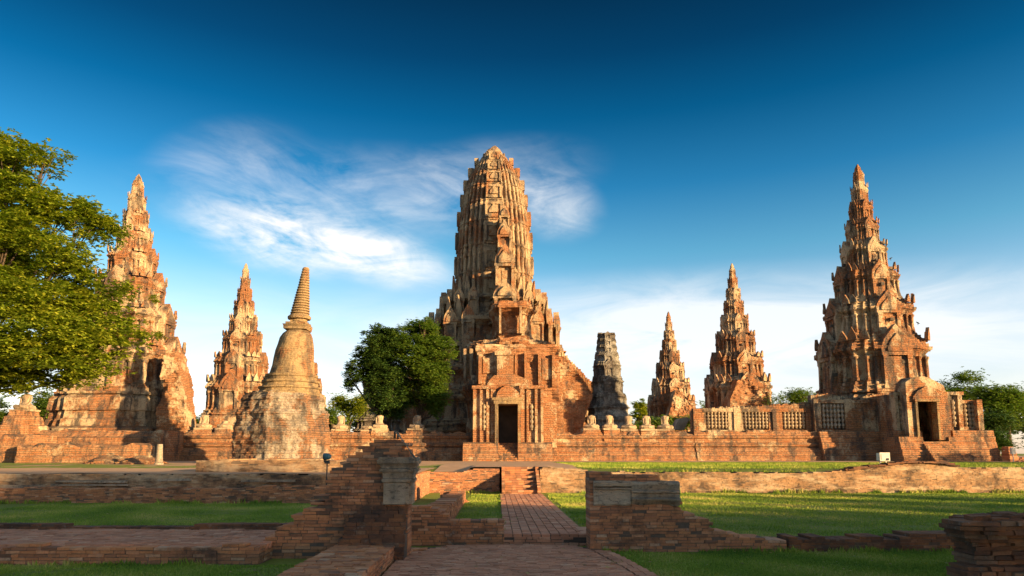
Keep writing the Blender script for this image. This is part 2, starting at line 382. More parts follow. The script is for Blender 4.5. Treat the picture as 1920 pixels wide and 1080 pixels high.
# left gabled wall with plaster pilaster
Y1 = 10.5
w1 = empty('ruined_wall', (WX(620, Y1), Y1, PLZ), 'gabled broken brick wall carrying a grey plaster pilaster, left of the sunken path', 'wall')
o1 = outline([(462,1040),(500,1005),(520,985),(560,962),(590,940),(612,915),(622,880),(640,862),(655,850),(672,836),(690,826),(740,817),(752,822),(768,850),(780,866)], Y1)
mb = MB(); brickwork(mb, o1[0][0], WX(768, Y1), Y1, Y1+.45, PLZ-.05, lambda x: interp(o1, x)); mb.build('brickwork', M['bricks'], w1)
# stepped brick courses in front of it
mb = MB()
xs0, xs1 = WX(640, Y1), WX(766, Y1)
zb = PLZ-.02; zt = WZ(948, Y1); nst = 14
for i in range(nst):
    za = zb+(zt-zb)*i/nst; zc = zb+(zt-zb)*(i+1)/nst; yy = Y1-.02-.42*(1-(i+1)/nst)**1.0*1.0
    xl = xs0+.35*(i/nst)**2 + random.uniform(-.03, .03); x = xl
    while x < xs1:
        w = random.uniform(.13, .24); b = min(x+w, xs1)
        if b-x > .03: mb.box(x+.004, b-.004, yy+random.uniform(-.02, .02), Y1+.01, za-.002, zc-.006, j=.005); mb.box(x, b, yy+.03, Y1+.01, za-.003, zc-.003, r=-1)
        x = b
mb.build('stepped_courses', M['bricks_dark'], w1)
# pilaster: moulded plaster capital over a shaft
mb = MB(); px0, px1 = WX(721, Y1), WX(775, Y1)
prof = [(945,2),(905,2),(903,5),(898,6),(896,3),(885,4),(884,9),(879,10),(877,6),(872,9),(868,14),(862,15),(861,12),(857,12)]
rg = []
for py, e in prof:
    z = WZ(py, Y1); e2 = e*.0072
    n_ = 10; ring = []
    x0_, x1_, y0_, y1_ = px0+.02-e2, px1-.02+e2, Y1-.07-e2, Y1+.35+e2*.3
    cs = [(x0_, y0_), (x1_-.10, y0_), (x1_-.10, y0_+.04), (x1_-.05, y0_+.04), (x1_-.05, y0_+.09), (x1_, y0_+.09), (x1_, y1_), (x0_, y1_)]
    for (ax, ay), (bx, by) in zip(cs, cs[1:]+cs[:1]):
        for k in range(6):
            f = k/6; x = ax+(bx-ax)*f; y = ay+(by-ay)*f
            ring.append((x+.008*noise.noise(Vector((x*9, y*9, z*9))), y+.012*noise.noise(Vector((x*8, 3, z*8))), z+.006*noise.noise(Vector((x*7, y*7, 9)))))
    rg.append(ring)
mb.rings(rg); mb.build('pilaster', M['plaster'], w1)
# cables hanging over the wall
mb = MB()
for k in range(3):
    pp = [(744-k*3,808),(752,822),(764,838),(776+k*2,858),(783+k*3,880),(782-k*4,890)]
    mb.tube([(WX(a, Y1-.05), Y1-.03-.03*k, WZ(b, Y1)) for a, b in pp], [.006]*6, 5)
tag(mb.build('cable', M['rope']), 'thin grey cables draped down the right edge of the gabled wall', 'cable')
mb = MB(); 
for pxa, pya, hh in ((740, 818, 24), (746, 820, 10)):
    mb.box(WX(pxa-1.6, Y1+.2), WX(pxa+1.8, Y1+.2), Y1+.15, Y1+.19, WZ(pya, Y1+.2)-.03, WZ(pya-hh, Y1+.2), j=.003)
tag(mb.build('wooden_stake', M['bark']), 'short wooden stakes standing on top of the gabled brick wall', 'stake')
# plinth in front-left of the path (low block running towards the camera)
mb = MB(); ptop = WZ(1022, Y1-.45); xr0, xr1 = -1.72, WX(752, Y1)
def ptopf(x): return PLZ+.24
brickwork(mb, -1.55-.85, -1.48, 7.2, 7.45, PLZ-.02, ptopf)
brickwork(mb, 7.2, Y1-.1, -1.75, -1.48, PLZ-.02, lambda y: PLZ+.24, axis='y')
y = 7.2
while y < Y1-.05:
    x = -2.4-.25*(y-7.2)*0; hgt = random.uniform(.10, .13)
    x = -2.42+.02*(y-7.2)
    while x < -1.49:
        w = random.uniform(.14, .24); b = min(x+w, -1.48)
        z1 = PLZ+.235+random.uniform(-.008, .008)
        if b-x > .04: mb.box(x+.004, b-.004, y+.004, y+hgt-.004, z1-.05, z1, j=.004)
        x = b
    y += hgt
mb.box(-2.4, -1.5, 7.22, Y1, PLZ-.05, PLZ+.215, r=-1)
brick_thing('brick_plinth', 'low flat-topped brick block left of the round paving, nearest the viewer', 'plinth', mb)
# middle low wall between the gabled wall and the raised path
Y2 = 11.9
mb = MB(); o2 = outline([(765,948),(800,946),(812,952),(826,958),(840,966),(862,972),(946,974)], Y2)
brickwork(mb, o2[0][0], o2[-1][0], Y2, Y2+.32, PLZ-.03, lambda x: interp(o2, x))
brick_thing('low_brick_wall', 'low brick wall between the gabled wall and the raised brick path', 'wall', mb)
# wall running back beside the small lawn
mb = MB(); brickwork(mb, Y2+.3, 20.5, WX(796, 13), WX(796, 13)+.45, LOW-.02, lambda y: LOW+.42-.014*(y-12), axis='y', rag=.06)
brick_thing('receding_wall', 'knee-high brick wall running away from the viewer beside the small lawn', 'wall', mb)
mb = MB(); brickwork(mb, WX(826, 20.3), WX(861, 20.3), 20.2, 20.8, LOW-.02, lambda x: WZ(903, 20.3)); rubble(mb, WX(858, 20.0), 20.0, LOW, .25, .3, .3, 26, .08)
brick_thing('brick_stump', 'square brick stump at the far end of the receding wall', 'stump', mb)
# retaining step under the raised path, and the path itself
mb = MB(); xl, xr = WX(944, 11.95), WX(1108, 11.95)
brickwork(mb, xl, xr+.02, 11.9, 12.1, PLZ-.03, lambda x: LOW+.02, rag=.0)
y = 11.92; 
while y < 23.6:
    d = .19+.03*random.random(); x = xl
    ncol = 9; cw = (WX(1017, 23.6)-WX(939, 23.6)+.02)/ncol
    for i in range(ncol):
        z1 = LOW+.03+random.uniform(-.005, .005)
        mb.box(xl+i*cw+.008, xl+(i+1)*cw-.008, y+.005, y+d-.005, z1-.06, z1, j=.003)
    y += d
mb.box(xl, xl+cw*9, 11.95, 23.6, LOW-.1, LOW+.012, r=-1)
o = mb.build('brick_path', M['paver']); tag(o, kind='structure')
mb = MB()
for i in range(5): mb.box(xl+cw*9-.1+i*.22, xl+cw*9+.1+i*.22, 12.0+.02*i, 13.0, LOW-.05, LOW+.035+.004*i, j=.008)
brick_thing('paving_slab', 'loose paving slabs lying beside the raised path by the tall wall', 'slab', mb, 'paver')
# round paving
mb = MB()
def plz(x, y): return PLZ+.075-.012*((x-.25)**2+(y-9.5)**2*.5)
y = 6.5; row = 0
while y < 11.78:
    x = -1.47 - (.1 if row % 2 else 0)
    xlim0 = -1.44 if y > 7 else -1.44; xlim1 = 1.78-.32*max(0, (y-8.6))/3 
    if y > 11.2: xlim0 = -1.15+(y-11.2)*.6; xlim1 = 1.5-(y-11.2)*.3
    while x < xlim1:
        w = .17*random.choice((.8, 1, 1.1)); a = max(x, xlim0); b = min(x+w, xlim1)
        if b-a > .03:
            z1 = plz(a, y)+random.uniform(-.005, .005); mb.box(a+.003, b-.003, y+.003, y+.067-.003, z1-.05, z1, j=.003)
        x += w
    y += .067; row += 1
for i in range(20):   # edge bricks on the right
    yy = 6.6+i*.25; xe = 1.80-.32*max(0, (yy-8.6))/3
    for kk in range(2):
        z1 = plz(xe, yy)+.004+random.uniform(-.006, .004); mb.box(xe+kk*.13, xe+.12+kk*.13, yy, yy+.24, z1-.06, z1, j=.005)
N_ = 24
mb.rings([[(-1.45+3.2*i/N_, yy, plz(-1.45+3.2*i/N_, yy)-.014) for i in range(N_+1)] for yy in [6.4+.25*k for k in range(22)]], cap1=False, r=-1)
tag(mb.build('round_paving', M['paver']), kind='structure')
mb = MB(); brickwork(mb, -1.4, -1.1, 11.1, 11.3, PLZ-.03, lambda x: PLZ+.08); rubble(mb, -1.36, 10.9, PLZ, .12, .2, .06, 8, .06)
brick_thing('brick_rubble', 'few loose bricks in the corner beside the round paving', 'rubble', mb)
# right wall with moulding
Y4 = 11.15
w4 = empty('moulded_wall', (WX(1190, Y4), Y4, PLZ), 'tall brick wall stub with weathered plaster mouldings, right of the path, sloping down', 'wall')
o4 = outline([(1104,882),(1150,883),(1210,890),(1240,893),(1260,905),(1272,922),(1276,945),(1300,962),(1322,978),(1350,990),(1380,1001),(1410,1007),(1440,1007),(1475,1007)], Y4)
mb = MB(); brickwork(mb, o4[0][0], o4[-1][0], Y4, Y4+.5, PLZ-.04, lambda x: interp(o4, x)); mb.build('brickwork', M['bricks'], w4)
def moulding(pxa, pxb, rows, Y, dep=.05, nseg=26):
    mb = MB(); xa, xb = WX(pxa, Y), WX(pxb, Y); rg = []
    for i in range(nseg+1):
        x = xa+(xb-xa)*i/nseg; ring = []
        for py, e in rows:
            z = WZ(py, Y); nz_ = noise.noise(Vector((x*6, z*6, 2)))
            er = max(0, noise.noise(Vector((x*3.1, z*2, 7))))*.05; z += .05*noise.noise(Vector((x*4, 1, 5)))*(1 if rows.index((py, e)) in (0, 1, len(rows)-1) else .15)
            ring.append((x, Y-.012-dep*e/10+.006*nz_+er*e/10, z+.006*nz_))
        ring.append((x, Y+.05, WZ(rows[-1][0], Y))); ring.append((x, Y+.05, WZ(rows[0][0], Y))); rg.append(ring)
    mb.rings(rg, cap0=True); return mb
moulding(1111, 1180, [(948,0),(945,2),(932,2),(919,2),(917,6),(915,6),(913,3),(911,8),(904,9),(903,5),(901,5)], Y4, .13).build('moulding', M['plaster'], w4)
moulding(1181, 1271, [(946,0),(942,2),(938,7),(935,8),(932,3),(925,3),(923,7),(920,7),(918,3),(908,5),(904,4),(902,2)], Y4, .12).build('moulding', M['plaster'], w4)
# kerb wall continuing right
mb = MB(); o5 = [(WX(1470, Y4), WZ(1006, Y4)), (WX(1680, Y4), WZ(1004, Y4)), (WX(1690, Y4), WZ(1001, Y4)), (WX(1740, Y4), WZ(996, Y4)), (WX(1960, Y4), WZ(990, Y4))]
brickwork(mb, o5[0][0]+.01, 9.3, Y4+.02, Y4+.5, PLZ-.03, lambda x: interp(o5, x))
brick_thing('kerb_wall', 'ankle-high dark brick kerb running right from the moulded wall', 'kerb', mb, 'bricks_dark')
# dark ruin at the right edge, nearest
mb = MB()
def ruin_row(z, x0, y0, d): 
    x = xs_ = x0+random.uniform(-.03,.03)
    while x < 8:
        w = random.uniform(.14, .24); f = random.uniform(-.025, .025)
        mb.box(x+.004, x+w-.004, y0+f, y0+.34, z, z+.042, j=.008); mb.box(x+(.03 if x == xs_ else 0), x+w, y0+.04, y0+.34, z-.007, z+.036, r=-1)
        x += w
    y = y0+.34
    while y < y0+.8:
        w = random.uniform(.14, .24); f = random.uniform(-.02, .02)
        xx = x0+(y-y0)*.70; mb.box(xx+f, xx+.3, y+.004, y+w-.004, z, z+.042, j=.008); y += w
    mb.prism([(x0+.2, z-.007), (8, z-.007), (8, z+.034), (x0+.2, z+.034)], y0+.2, y0+.45, r=-1)
    b = len(mb.v); mb.v += [(x0+.22, y0+.3, z+.033), (8, y0+.3, z+.033), (8, y0+.8, z+.033), (x0+.72, y0+.8, z+.033)]; mb.face((b, b+1, b+2, b+3), -1)
rows_ = 19
for i in range(rows_):
    f = i/(rows_-1); z = PLZ-.02+i*.047
    ov = interp([(0, -.12), (.12, -.1), (.16, .14), (.3, .12), (.42, .02), (.5, .24), (.72, .22), (.8, .1), (.9, -.02), (1, -.06)], f)
    ruin_row(z, 4.82+ov+.02*random.random(), 7.2+ov*.9, 0)
xx = 4.6
for i in range(120):
    y = random.uniform(7.2, 7.9); x = random.uniform(4.9+(y-7.2)*.75, 7.8); z = PLZ-.02+rows_*.047+random.uniform(-.01, .02)
    mb.box(x, x+.2, y, y+.11, z-.03, z+.02, j=.01)
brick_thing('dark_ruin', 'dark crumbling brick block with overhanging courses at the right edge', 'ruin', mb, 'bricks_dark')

# left brick walkway
lw = empty('brick_walkway', (-9, 10.9, PLZ), 'raised brick walkway at the far left with a thin kerb behind it', 'walkway')
mb = MB(); xw1 = WX(498, 10.0); zt_ = WZ(1022, 10.0)
brickwork(mb, -14, xw1, 9.9, 10.1, PLZ-.03, lambda x: zt_+.03*fbm(x*.5, 0, 0)+(.02 if x > -7 else -.02)); brickwork(mb, 10.11, 10.5, xw1-.2, xw1-.004, PLZ-.03, lambda y: zt_, axis='y'); mb.build('front_face', M['bricks'], lw)
mb = MB(); y = 10.08; row = 0
while y < 12.2:
    x = -14 - (.1 if row % 2 else 0)
    while x < xw1-.15:
        w = .2*random.choice((.8, 1, 1.1)); z1 = zt_-.01+.022*fbm(x*.8, y*.8, 0)+random.uniform(-.006, .006)
        mb.box(x+.004, x+w-.004, y+.004, y+.09, z1-.06, z1, j=.005); x += w
    y += .094; row += 1
mb.box(-14, xw1-.03, 10.1, 12.2, PLZ, zt_-.045, r=-1); mb.build('paving', M['paver'], lw)
mb = MB(); brickwork(mb, -14, WX(560, 12.2), 12.15, 12.4, LOW-.1, lambda x: interp([(-14, -.70), (-7.6, -.70), (-7.55, -.745), (-5.4, -.745), (-5.35, -.69), (0, -.69)], x), rag=.0)
mb.build('kerb', M['bricks_dark'], lw)

# ------------------------------------------------------------------ terrace walls
random.seed(8)
lt = empty('left_terrace', (-12, 20, LOW), 'long low two-step brick terrace wall behind the left lawn', 'terrace wall')
mb = MB(); brickwork(mb, -22, -2.35, 19.5, 19.9, LOW-.02, lambda x: WZ(914, 19.5)+.05*fbm(x*.5, 2, 0)+(.06 if -6.7 < x < -3 else 0), bw=.18, bh=.04); mb.build('lower_step', M['bricks'], lt)
mb = MB(); brickwork(mb, -22, -2.4, 20.2, 20.6, LOW+.2, lambda x: WZ(888, 20.2)+.015*fbm(x, 4, 0), bw=.18, bh=.04, stepback=.004); mb.build('upper_step', M['bricks_pale'], lt)
mb = MB()
for (a, b, py) in ((100, 245, 909), (110, 240, 903), (300, 360, 900), (455, 555, 902), (0, 90, 912)):
    mb = MB(); z = WZ(py, 20.15); mb.box(WX(a, 20.15), WX(b, 20.15), 20.12+random.uniform(-.02,.02), 20.4, z-.035, z+.03, j=.02); mb.build('moulded_course', M['plaster'], lt)
mb = MB(); mb.box(-22, -2.4, 19.85, 20.25, LOW-.05, WZ(916, 19.5)-.03, r=.3); mb.build('ledge', M['bricks'], lt)
tg = sheet('terrace_path', -22, -2.4, 20.55, 44.5, lambda x, y: -.115+.02*fbm(x, y, 0)+(y-20)*.003, M['dirt'], 100, 60)
mb = MB(); brickwork(mb, 20.5, 25.0, -2.75, -2.37, LOW-.02, lambda y: -.13, axis='y', bw=.18, bh=.04)
mb.build('end_face', M['bricks'], lt)
# centre and right terrace wall
rt = empty('right_terrace_wall', (12, 24.6, LOW), 'long sandy brick retaining wall across the lawn, right of the small stairs', 'wall')
YT = 24.6
oT = [(0, -.01), (WX(1040,YT), -.02), (WX(1085,YT), -.05), (WX(1110,YT), -.15), (WX(1500,YT), WZ(886,YT)), (WX(1560,YT), WZ(883,YT)), (WX(1640,YT), WZ(874,YT)), (WX(1700,YT), WZ(866,YT)), (WX(1770,YT), WZ(868,YT)), (WX(1800,YT), WZ(876,YT)), (30, WZ(877,YT))]
mb = MB(); brickwork(mb, WX(1012, YT), 24, YT, YT+.55, LOW-.02, lambda x: interp(oT, x), bw=.18, bh=.04, rag=.05, stepback=.002); mb.build('brickwork', M['bricks_pale'], rt)
mb = MB()
for i in range(90):
    px = random.uniform(1590, 1790); x = WX(px, YT); z = interp(oT, x)+random.uniform(-.03, .02); mb.box(x-.16, x+.16, YT-.06+random.uniform(-.03,.1), YT+.4, z-.02, z+.025, j=.012)
mb.build('loose_capping', M['bricks_dark'], rt)
mb = MB(); oC = [(-2.6, WZ(884,YT)), (WX(868,YT), WZ(884,YT)), (WX(885,YT), WZ(877,YT)), (1, WZ(876,YT))]
brickwork(mb, -2.7, WX(937, YT), YT, YT+.5, LOW-.02, lambda x: interp(oC, x), bw=.18, bh=.04, stepback=.002)
brick_thing('centre_terrace_wall', 'short brick retaining wall left of the small stairs', 'wall', mb)
# stairs
st = empty('brick_stairs', (.9, 23.7, LOW), 'short flight of brick steps with low side walls leading up to the upper lawn', 'stairs')
xa, xb = WX(941, 23.7), WX(1013, 23.7); ns = 6; rise = (0.0-LOW)/ns
for i in range(ns):
    mb = MB(); x = xa+.1; z0 = LOW+rise*i
    while x < xb-.1:
        w = random.uniform(.16, .26); b = min(x+w, xb-.1)
        mb.box(x+.003, b-.003, 23.65+i*.26, 23.65+i*.26+.4, z0+rise*.5, z0+rise-.002, j=.004); mb.box(x+.003, b-.003, 23.68+i*.26, 23.65+i*.26+.4, z0, z0+rise*.5-.006, j=.003); x = b
    mb.box(xa+.1, xb-.1, 23.7+i*.26, 25.4, z0-.01, z0+rise-.02, r=-1)
    mb.build('step', M['bricks'], st)
for (a, b) in ((xa, xa+.11), (xb-.11, xb)):
    mb = MB()
    for i in range(22):
        z = LOW+i*.042; y0 = 23.55+max(0, (z-LOW-.18))*1.9
        y = y0
        while y < 25.4:
            w = random.uniform(.18, .25); mb.box(a, b, y, y+w-.006, z, z+.038, j=.004); y += w
        mb.box(a+.01, b-.01, y0+.01, 25.4, z-.002, z+.042, r=-1)
    mb.build('side_wall', M['bricks'], st)
sheet('stair_landing', -2.3, 3.2, 24.95, 41.7, lambda x, y: TER+.04+.006*fbm(x*3, y*3, 0)-.20*max(0, 1-(y-24.9)/4)*min(1, max(0, (-.9-x)*5)+max(0, (x-2.0)*3)), M['dirt'], 40, 60)

# ------------------------------------------------------------------ ruin mesh tools
def plan(levels, a, cx, cy, groove=1.0):
    n = len(levels); q = []
    for i in range(n):
        q.append((levels[i], levels[n-1-i]))
        if i < n-1: q.append((levels[i+1]*groove, levels[n-1-i]*groove))
    pts = []
    for k in range(4):
        for x, y in q:
            for _ in range(k): x, y = -y, x
            pts.append((x*a, y*a))
    return pts
def subdiv_counts(pts, seg):
    return [max(1, int(round(math.hypot(pts[(i+1) % len(pts)][0]-p[0], pts[(i+1) % len(pts)][1]-p[1])/seg))) for i, p in enumerate(pts)]
def loft_plan(mb, levels, prof, cx, cy, seg=.5, amp=.06, seed=0, flatx=1.0, flaty=1.0, ero=.12, groove=1.0):
    seg *= .7
    """prof: list of (half size, z). Ruined by noise: edges crumble, ledges lose pieces."""
    amax = max(a for a, z in prof); cnt = subdiv_counts(plan(levels, amax, 0, 0), seg); rg = []
    for a, z in prof:
        pts = plan(levels, a, 0, 0, groove); ring = []
        for i, p in enumerate(pts):
            q = pts[(i+1) % len(pts)]
            for k in range(cnt[i]):
                f = k/cnt[i]; x = p[0]+(q[0]-p[0])*f; y = p[1]+(q[1]-p[1])*f
                r = math.hypot(x, y)+1e-6
                n1 = noise.noise(Vector((x*1.1+seed, y*1.1, z*1.3))); n2 = noise.noise(Vector((x*3+seed, y*3, z*3.3)))+.5*noise.noise(Vector((x*8+seed, y*8, z*9)))
                e = max(0, noise.noise(Vector((x*.8+seed*2, y*.8, z*.8+5)))-.12)*ero*3
                d = amp*(n1+.6*n2)-e
                ring.append((cx+x*flatx*(1+d/r), cy+y*flaty*(1+d/r), z+amp*.5*n2))
        rg.append(ring)
    mb.rings(rg, cap1=True)
def tier_prof(z0, z1, a0, a1, k=1.0):
    h = z1-z0; L = [(0,1.05),(.05,1.06),(.055,1.0),(.10,.985),(.14,1.01),(.145,.93),(.20,.91),(.22,.88),(.34,.87),(.46,.865),(.58,.865),(.66,.87),(.67,.91),(.71,.92),(.715,.89),(.75,.93),(.80,1.0),(.805,1.04),(.86,1.06),(.87,.99),(.93,1.0),(.935,.93),(1.0,.92)]
    return [((a0+(a1-a0)*t_)*(1+(s_-1)*k), z0+h*t_) for t_, s_ in L]
def ogive(w, h, n=6, flame=.12):
    """pointed leaf-shaped gable outline, base centre at 0"""
    L = []
    for i in range(n+1):
        t_ = i/n; L.append((w*(1-t_**1.8)*(1+flame*sin(t_*pi)), h*t_))
    L[-1] = (0, h*1.06)
    return [(-x, z) for x, z in L[::-1]][:-0 or None][:: -1][::-1] if False else [(x, z) for x, z in L] + [(-x, z) for x, z in L[-2::-1]]
def facing(mb2, fn, k):
    """run fn on a fresh MB drawn for the -y face, then rotate k quarter turns about 0"""
    t_ = MB(); fn(t_); b = len(mb2.v)
    for x, y, z in t_.v:
        for _ in range(k): x, y = -y, x
        mb2.v.append((x, y, z))
    for f, r in zip(t_.f, t_.r): mb2.f.append(tuple(b+i for i in f)); mb2.r.append(r)
def jitter(mb, amp, start=0, s=1.6):
    for i in range(start, len(mb.v)):
        x, y, z = mb.v[i]; q = Vector((x*s, y*s, z*s)); n_ = noise.noise_vector(q)
        mb.v[i] = (x+n_.x*amp, y+n_.y*amp, z+n_.z*amp*.7)
def shift(mb, cx, cy): mb.v = [(x+cx, y+cy, z) for x, y, z in mb.v]
def aedicule(mb, w, y, z0, h, d, gable=True, hole=True):
    """projecting false door on a -y face at distance y from centre"""
    hb = h*.62
    for sx in (-1, 1):
        mb.box(sx*w-w*.16, sx*w+w*.16, -y-d, -y+.1, z0, z0+hb)
        mb.box(sx*w-w*.22, sx*w+w*.22, -y-d-.05, -y+.1, z0+hb*.9, z0+hb*1.02)
        mb.box(sx*w-w*.24, sx*w+w*.24, -y-d-.06, -y+.1, z0-.02, z0+hb*.1)
    mb.box(-w, w, -y-d*.55, -y+.1, z0, z0+hb)
    mb.box(-w*1.3, w*1.3, -y-d-.04, -y+.1, z0+hb*1.0, z0+hb*1.1)
    if hole: mb.box(-w*.35, w*.35, -y-d*.55-.03, -y, z0+hb*.1, z0+hb*.85)
    if gable:
        mb.prism([(x, z+z0+hb*1.1) for x, z in ogive(w*1.25, h*.5)], -y-d*.95, -y+.3)
        mb.prism([(x, z+z0+hb*1.12) for x, z in ogive(w*.8, h*.32)], -y-d*1.25, -y)
def antefix(mb, x, y, z, w, h, thin=.35):
    b = len(mb.v)
    ang = atan2(y, x)
    t_ = [(px_, pz_) for px_, pz_ in ogive(w, h, 4, .05)]
    n_ = len(t_); ca, sa = cos(ang), sin(ang)
    for dd in (-w*thin, w*thin):
        for (u, zz) in t_:
            lean = zz*.06
            mb.v.append((x+ca*(dd+lean)-sa*u, y+sa*(dd+lean)+ca*u, z+zz))
    for i in range(n_):
        k = (i+1) % n_; mb.face((b+i, b+k, b+n_+k, b+n_+i), .5)
    mb.face(tuple(b+i for i in range(n_))[::-1], .5); mb.face(tuple(b+n_+i for i in range(n_)), .5)

MERU_L = [1, .93, .83, .62, .46]
def meru(cx, cy, seed, label, group, mat='tower', scl=1.0, cut=None, zbase=TER, amp=.06):
    root = empty('spired_tower', (cx, cy, zbase), label, 'tower', group)
    Yr = 52.0
    T = [(862,800,146,142), (800,742,130,127), (742,648,118,112), (648,578,98,88), (578,516,75,64), (516,466,53,46), (466,424,39,33), (424,388,28,24), (388,354,20,17.5), (354,326,14.5,11)]
    if cut: T = T[:cut]
    zz0 = TER
    for i, (pa, pb, wa, wb) in enumerate(T):
        z0 = WZ(pa, Yr)-TER if i else 0.0; z1 = WZ(pb, Yr)-TER
        a0, a1 = wa*.0406/1.33*scl, wb*.0406/1.33*scl
        mb = MB(); s = seed+i*3.1
        if i == 0: loft_plan(mb, MERU_L, [(a0*1.04, -.1), (a0*1.04, .35), (a0, .4), (a0, 1.0), (a0*.97, 1.05), (a0*.98, 1.5), (a0*1.0, 1.6), (a0*1.0, z1-.2), (a0*.9, z1)], 0, 0, .5, amp*1.3, s)
        elif i == 1: loft_plan(mb, MERU_L, [(a0*1.02, z0), (a0, z0+.5), (a0*.97, z0+.55), (a0*.95, z0+1.1), (a0*.99, z0+1.15), (a0*.97, z1-.3), (a0*.9, z1)], 0, 0, .5, amp*1.2, s)
        else:
            loft_plan(mb, MERU_L, tier_prof(z0, z1, a0, a1, .72), 0, 0, .4 if i < 5 else .25, amp*(1 if i < 5 else .5), s, ero=.10 if i < 6 else .05)
        am = (a0+a1)/2; h = z1-z0
        if i >= 1:
            # small colonnettes on the corner steps
            for k in range(4):
                def cols(t_):
                    for sx in (-1, 1):
                        for j in (1, 2):
                            x = sx*(MERU_L[4-j]+MERU_L[5-j] if j > 1 else MERU_L[3]+MERU_L[4])*.5*am; y = MERU_L[j]*am*.90
                            r_ = am*.035
                            t_.lathe(x, -y-r_*.3, [(r_*1.5, z0+h*.22), (r_*1.5, z0+h*.27), (r_, z0+h*.29), (r_, z0+h*.62), (r_*1.5, z0+h*.64), (r_*1.6, z0+h*.68)], 6)
                if i >= 2: facing(mb, cols, k)
            # corner antefixes standing on the cornice
            if 2 <= i <= 8:
                for k in range(4):
                    for (fx, fy) in ((MERU_L[1], MERU_L[3]), (MERU_L[2], MERU_L[2]), (MERU_L[3], MERU_L[1])):
                        if random.random() < .88:
                            x, y = fx*am*.94, fy*am*.94
                            for _ in range(k): x, y = -y, x
                            antefix(mb, x, y, z1-.03, am*.09, h*.24*random.uniform(.75, 1.1))
        mat_i = M[mat] if i > 0 else M['base']
        ob = mb.build('tier' if i else 'plinth', mat_i, root, local=True)
        if 2 <= i <= 7:
            for k in range(4):
                g_ = MB()
                wd = am*.25
                facing(g_, lambda t_: aedicule(t_, wd, am*.93, z0+h*.06, h*1.0, am*.09), k)
                jitter(g_, .035*am**.5, 0); g_.build('false_door', M[mat], root, local=True)
    mb = MB()
    for k in range(4):
        def hl(t_):
            for (pz_, xx) in ((690, -.22), (690, .12), (706, .3), (676, -.05), (612, .04), (600, .18), (545, .02), (498, .03)):
                z = WZ(pz_, Yr)-TER; am_ = interp([(WZ(745, Yr), 3.6), (WZ(648, Yr), 3.3), (WZ(578, Yr), 2.6), (WZ(500, Yr), 1.7), (WZ(440, Yr), 1.1)], z+TER)*scl
                r_ = .07+.05*random.random(); t_.box(xx*am_-r_, xx*am_+r_, -am_*1.02, -am_*.9, z-r_, z+r_, j=.02)
        facing(mb, hl, k)
    mb.build('dark_hole_blocks', M['black_room'], root, local=True)  # solid dark-coloured blocks on the faces stand in for shaded holes
    if not cut:
        mb = MB(); zt = WZ(326, Yr)-TER
        a = .26*scl; loft_plan(mb, [1, .8, .6], [(a, zt-.05), (a*1.15, zt+.05), (a*1.1, zt+.15), (a*.8, zt+.2), (a*.7, zt+.45), (a*.3, zt+.7), (a*.1, zt+.8)], 0, 0, .2, .03, seed); mb.build('finial', M[mat], root, local=True)
    return root
random.seed(11)
G = 'spired brick towers round the temple'
mr = meru(28.8, 52.0, 1.0, 'tallest spired brick tower at the right, rising behind the doorway chapel', G)
ml = meru(-28.4, 52.0, 40.0, 'tall orange spired tower at the left partly behind the big bright tree', G, scl=1.08)
ml.scale = (1, 1, .965)
mr2 = meru(28.6, 80.6, 77.0, 'middle-sized spired tower behind the wall of balusters', G)
for (x, y, lab) in ((28.0, 109, 'small spired tower between the dark stump tower and the baluster wall'), (-30.3, 80.6, 'spired tower with pointed arch just left of the bell-shaped stupa'),
                    (-31.0, 109, 'spired tower almost hidden behind the bell-shaped stupa')):
    c = copy_tree(mr2); c.location = (x, y, TER); c['label'] = lab
# masonry mass built up in courses: rows = (y, left, right) read off at its front plane
def mass(rows, Yf, depth, seed, amp=.12, lean=0.0, step=.16, parent=None, cx=0, cy=0, cz=0):
    R3 = sorted([(WZ(py, Yf), WX(l, Yf), WX(r, Yf)) for py, l, r in rows]); z0, z1 = R3[0][0], R3[-1][0]
    Ls = [(a, b) for a, b, c in R3]; Rs = [(a, c) for a, b, c in R3]; n = max(3, int((z1-z0)/step)); rg = []
    W0 = max(c-b for a, b, c in R3); nx_ = max(6, int(W0/.3)); ny_ = max(4, int(depth/.6))
    for k in range(2*n+1):
        zi = (k//2)+(.0 if k % 2 == 0 else .85); t_ = min(1, zi/n); zz = z0+(z1-z0)*min(1, ((k+1)//2)/n); zq = z0+(z1-z0)*(k//2)/n
        l, r = interp(Ls, zq), interp(Rs, zq); f = Yf+lean*(zq-z0); o_ = .035*((k//2) % 2); ring = []
        cs = [(l, f), (r, f), (r, f+depth), (l, f+depth)]
        for q, ((ax, ay), (bx_, by)) in enumerate(zip(cs, cs[1:]+cs[:1])):
            m_ = nx_ if q % 2 == 0 else ny_
            for i in range(m_):
                u = i/m_; x = ax+(bx_-ax)*u; y = ay+(by-ay)*u
                nn = amp*(noise.noise(Vector((x*.8+seed, y*.8, zq*.7)))+.6*noise.noise(Vector((x*2.7+seed, y*2.7, zq*3)))+.4*noise.noise(Vector((x*7, y*7+seed, zq*8))))
                er = max(0, noise.noise(Vector((x*.9+seed, 5, zq*.9)))-.15)*amp*4
                ring.append((x-cx+nn*.6, y-cy+nn+o_+(er if q == 0 else 0), zz-cz+.02*noise.noise(Vector((x*3, y*3, seed)))))
        rg.append(ring)
    mb = MB(); mb.rings(rg); return mb
tag(mass([(862,1358,1450),(800,1362,1446),(770,1372,1448),(745,1376,1442),(728,1384,1426),(712,1390,1410)], 75.6, 4, 3, .2).build('collapsed_porch', M['lit']), 'collapsed orange brick porch sloping down the front of the middle-sized tower', 'ruined porch')
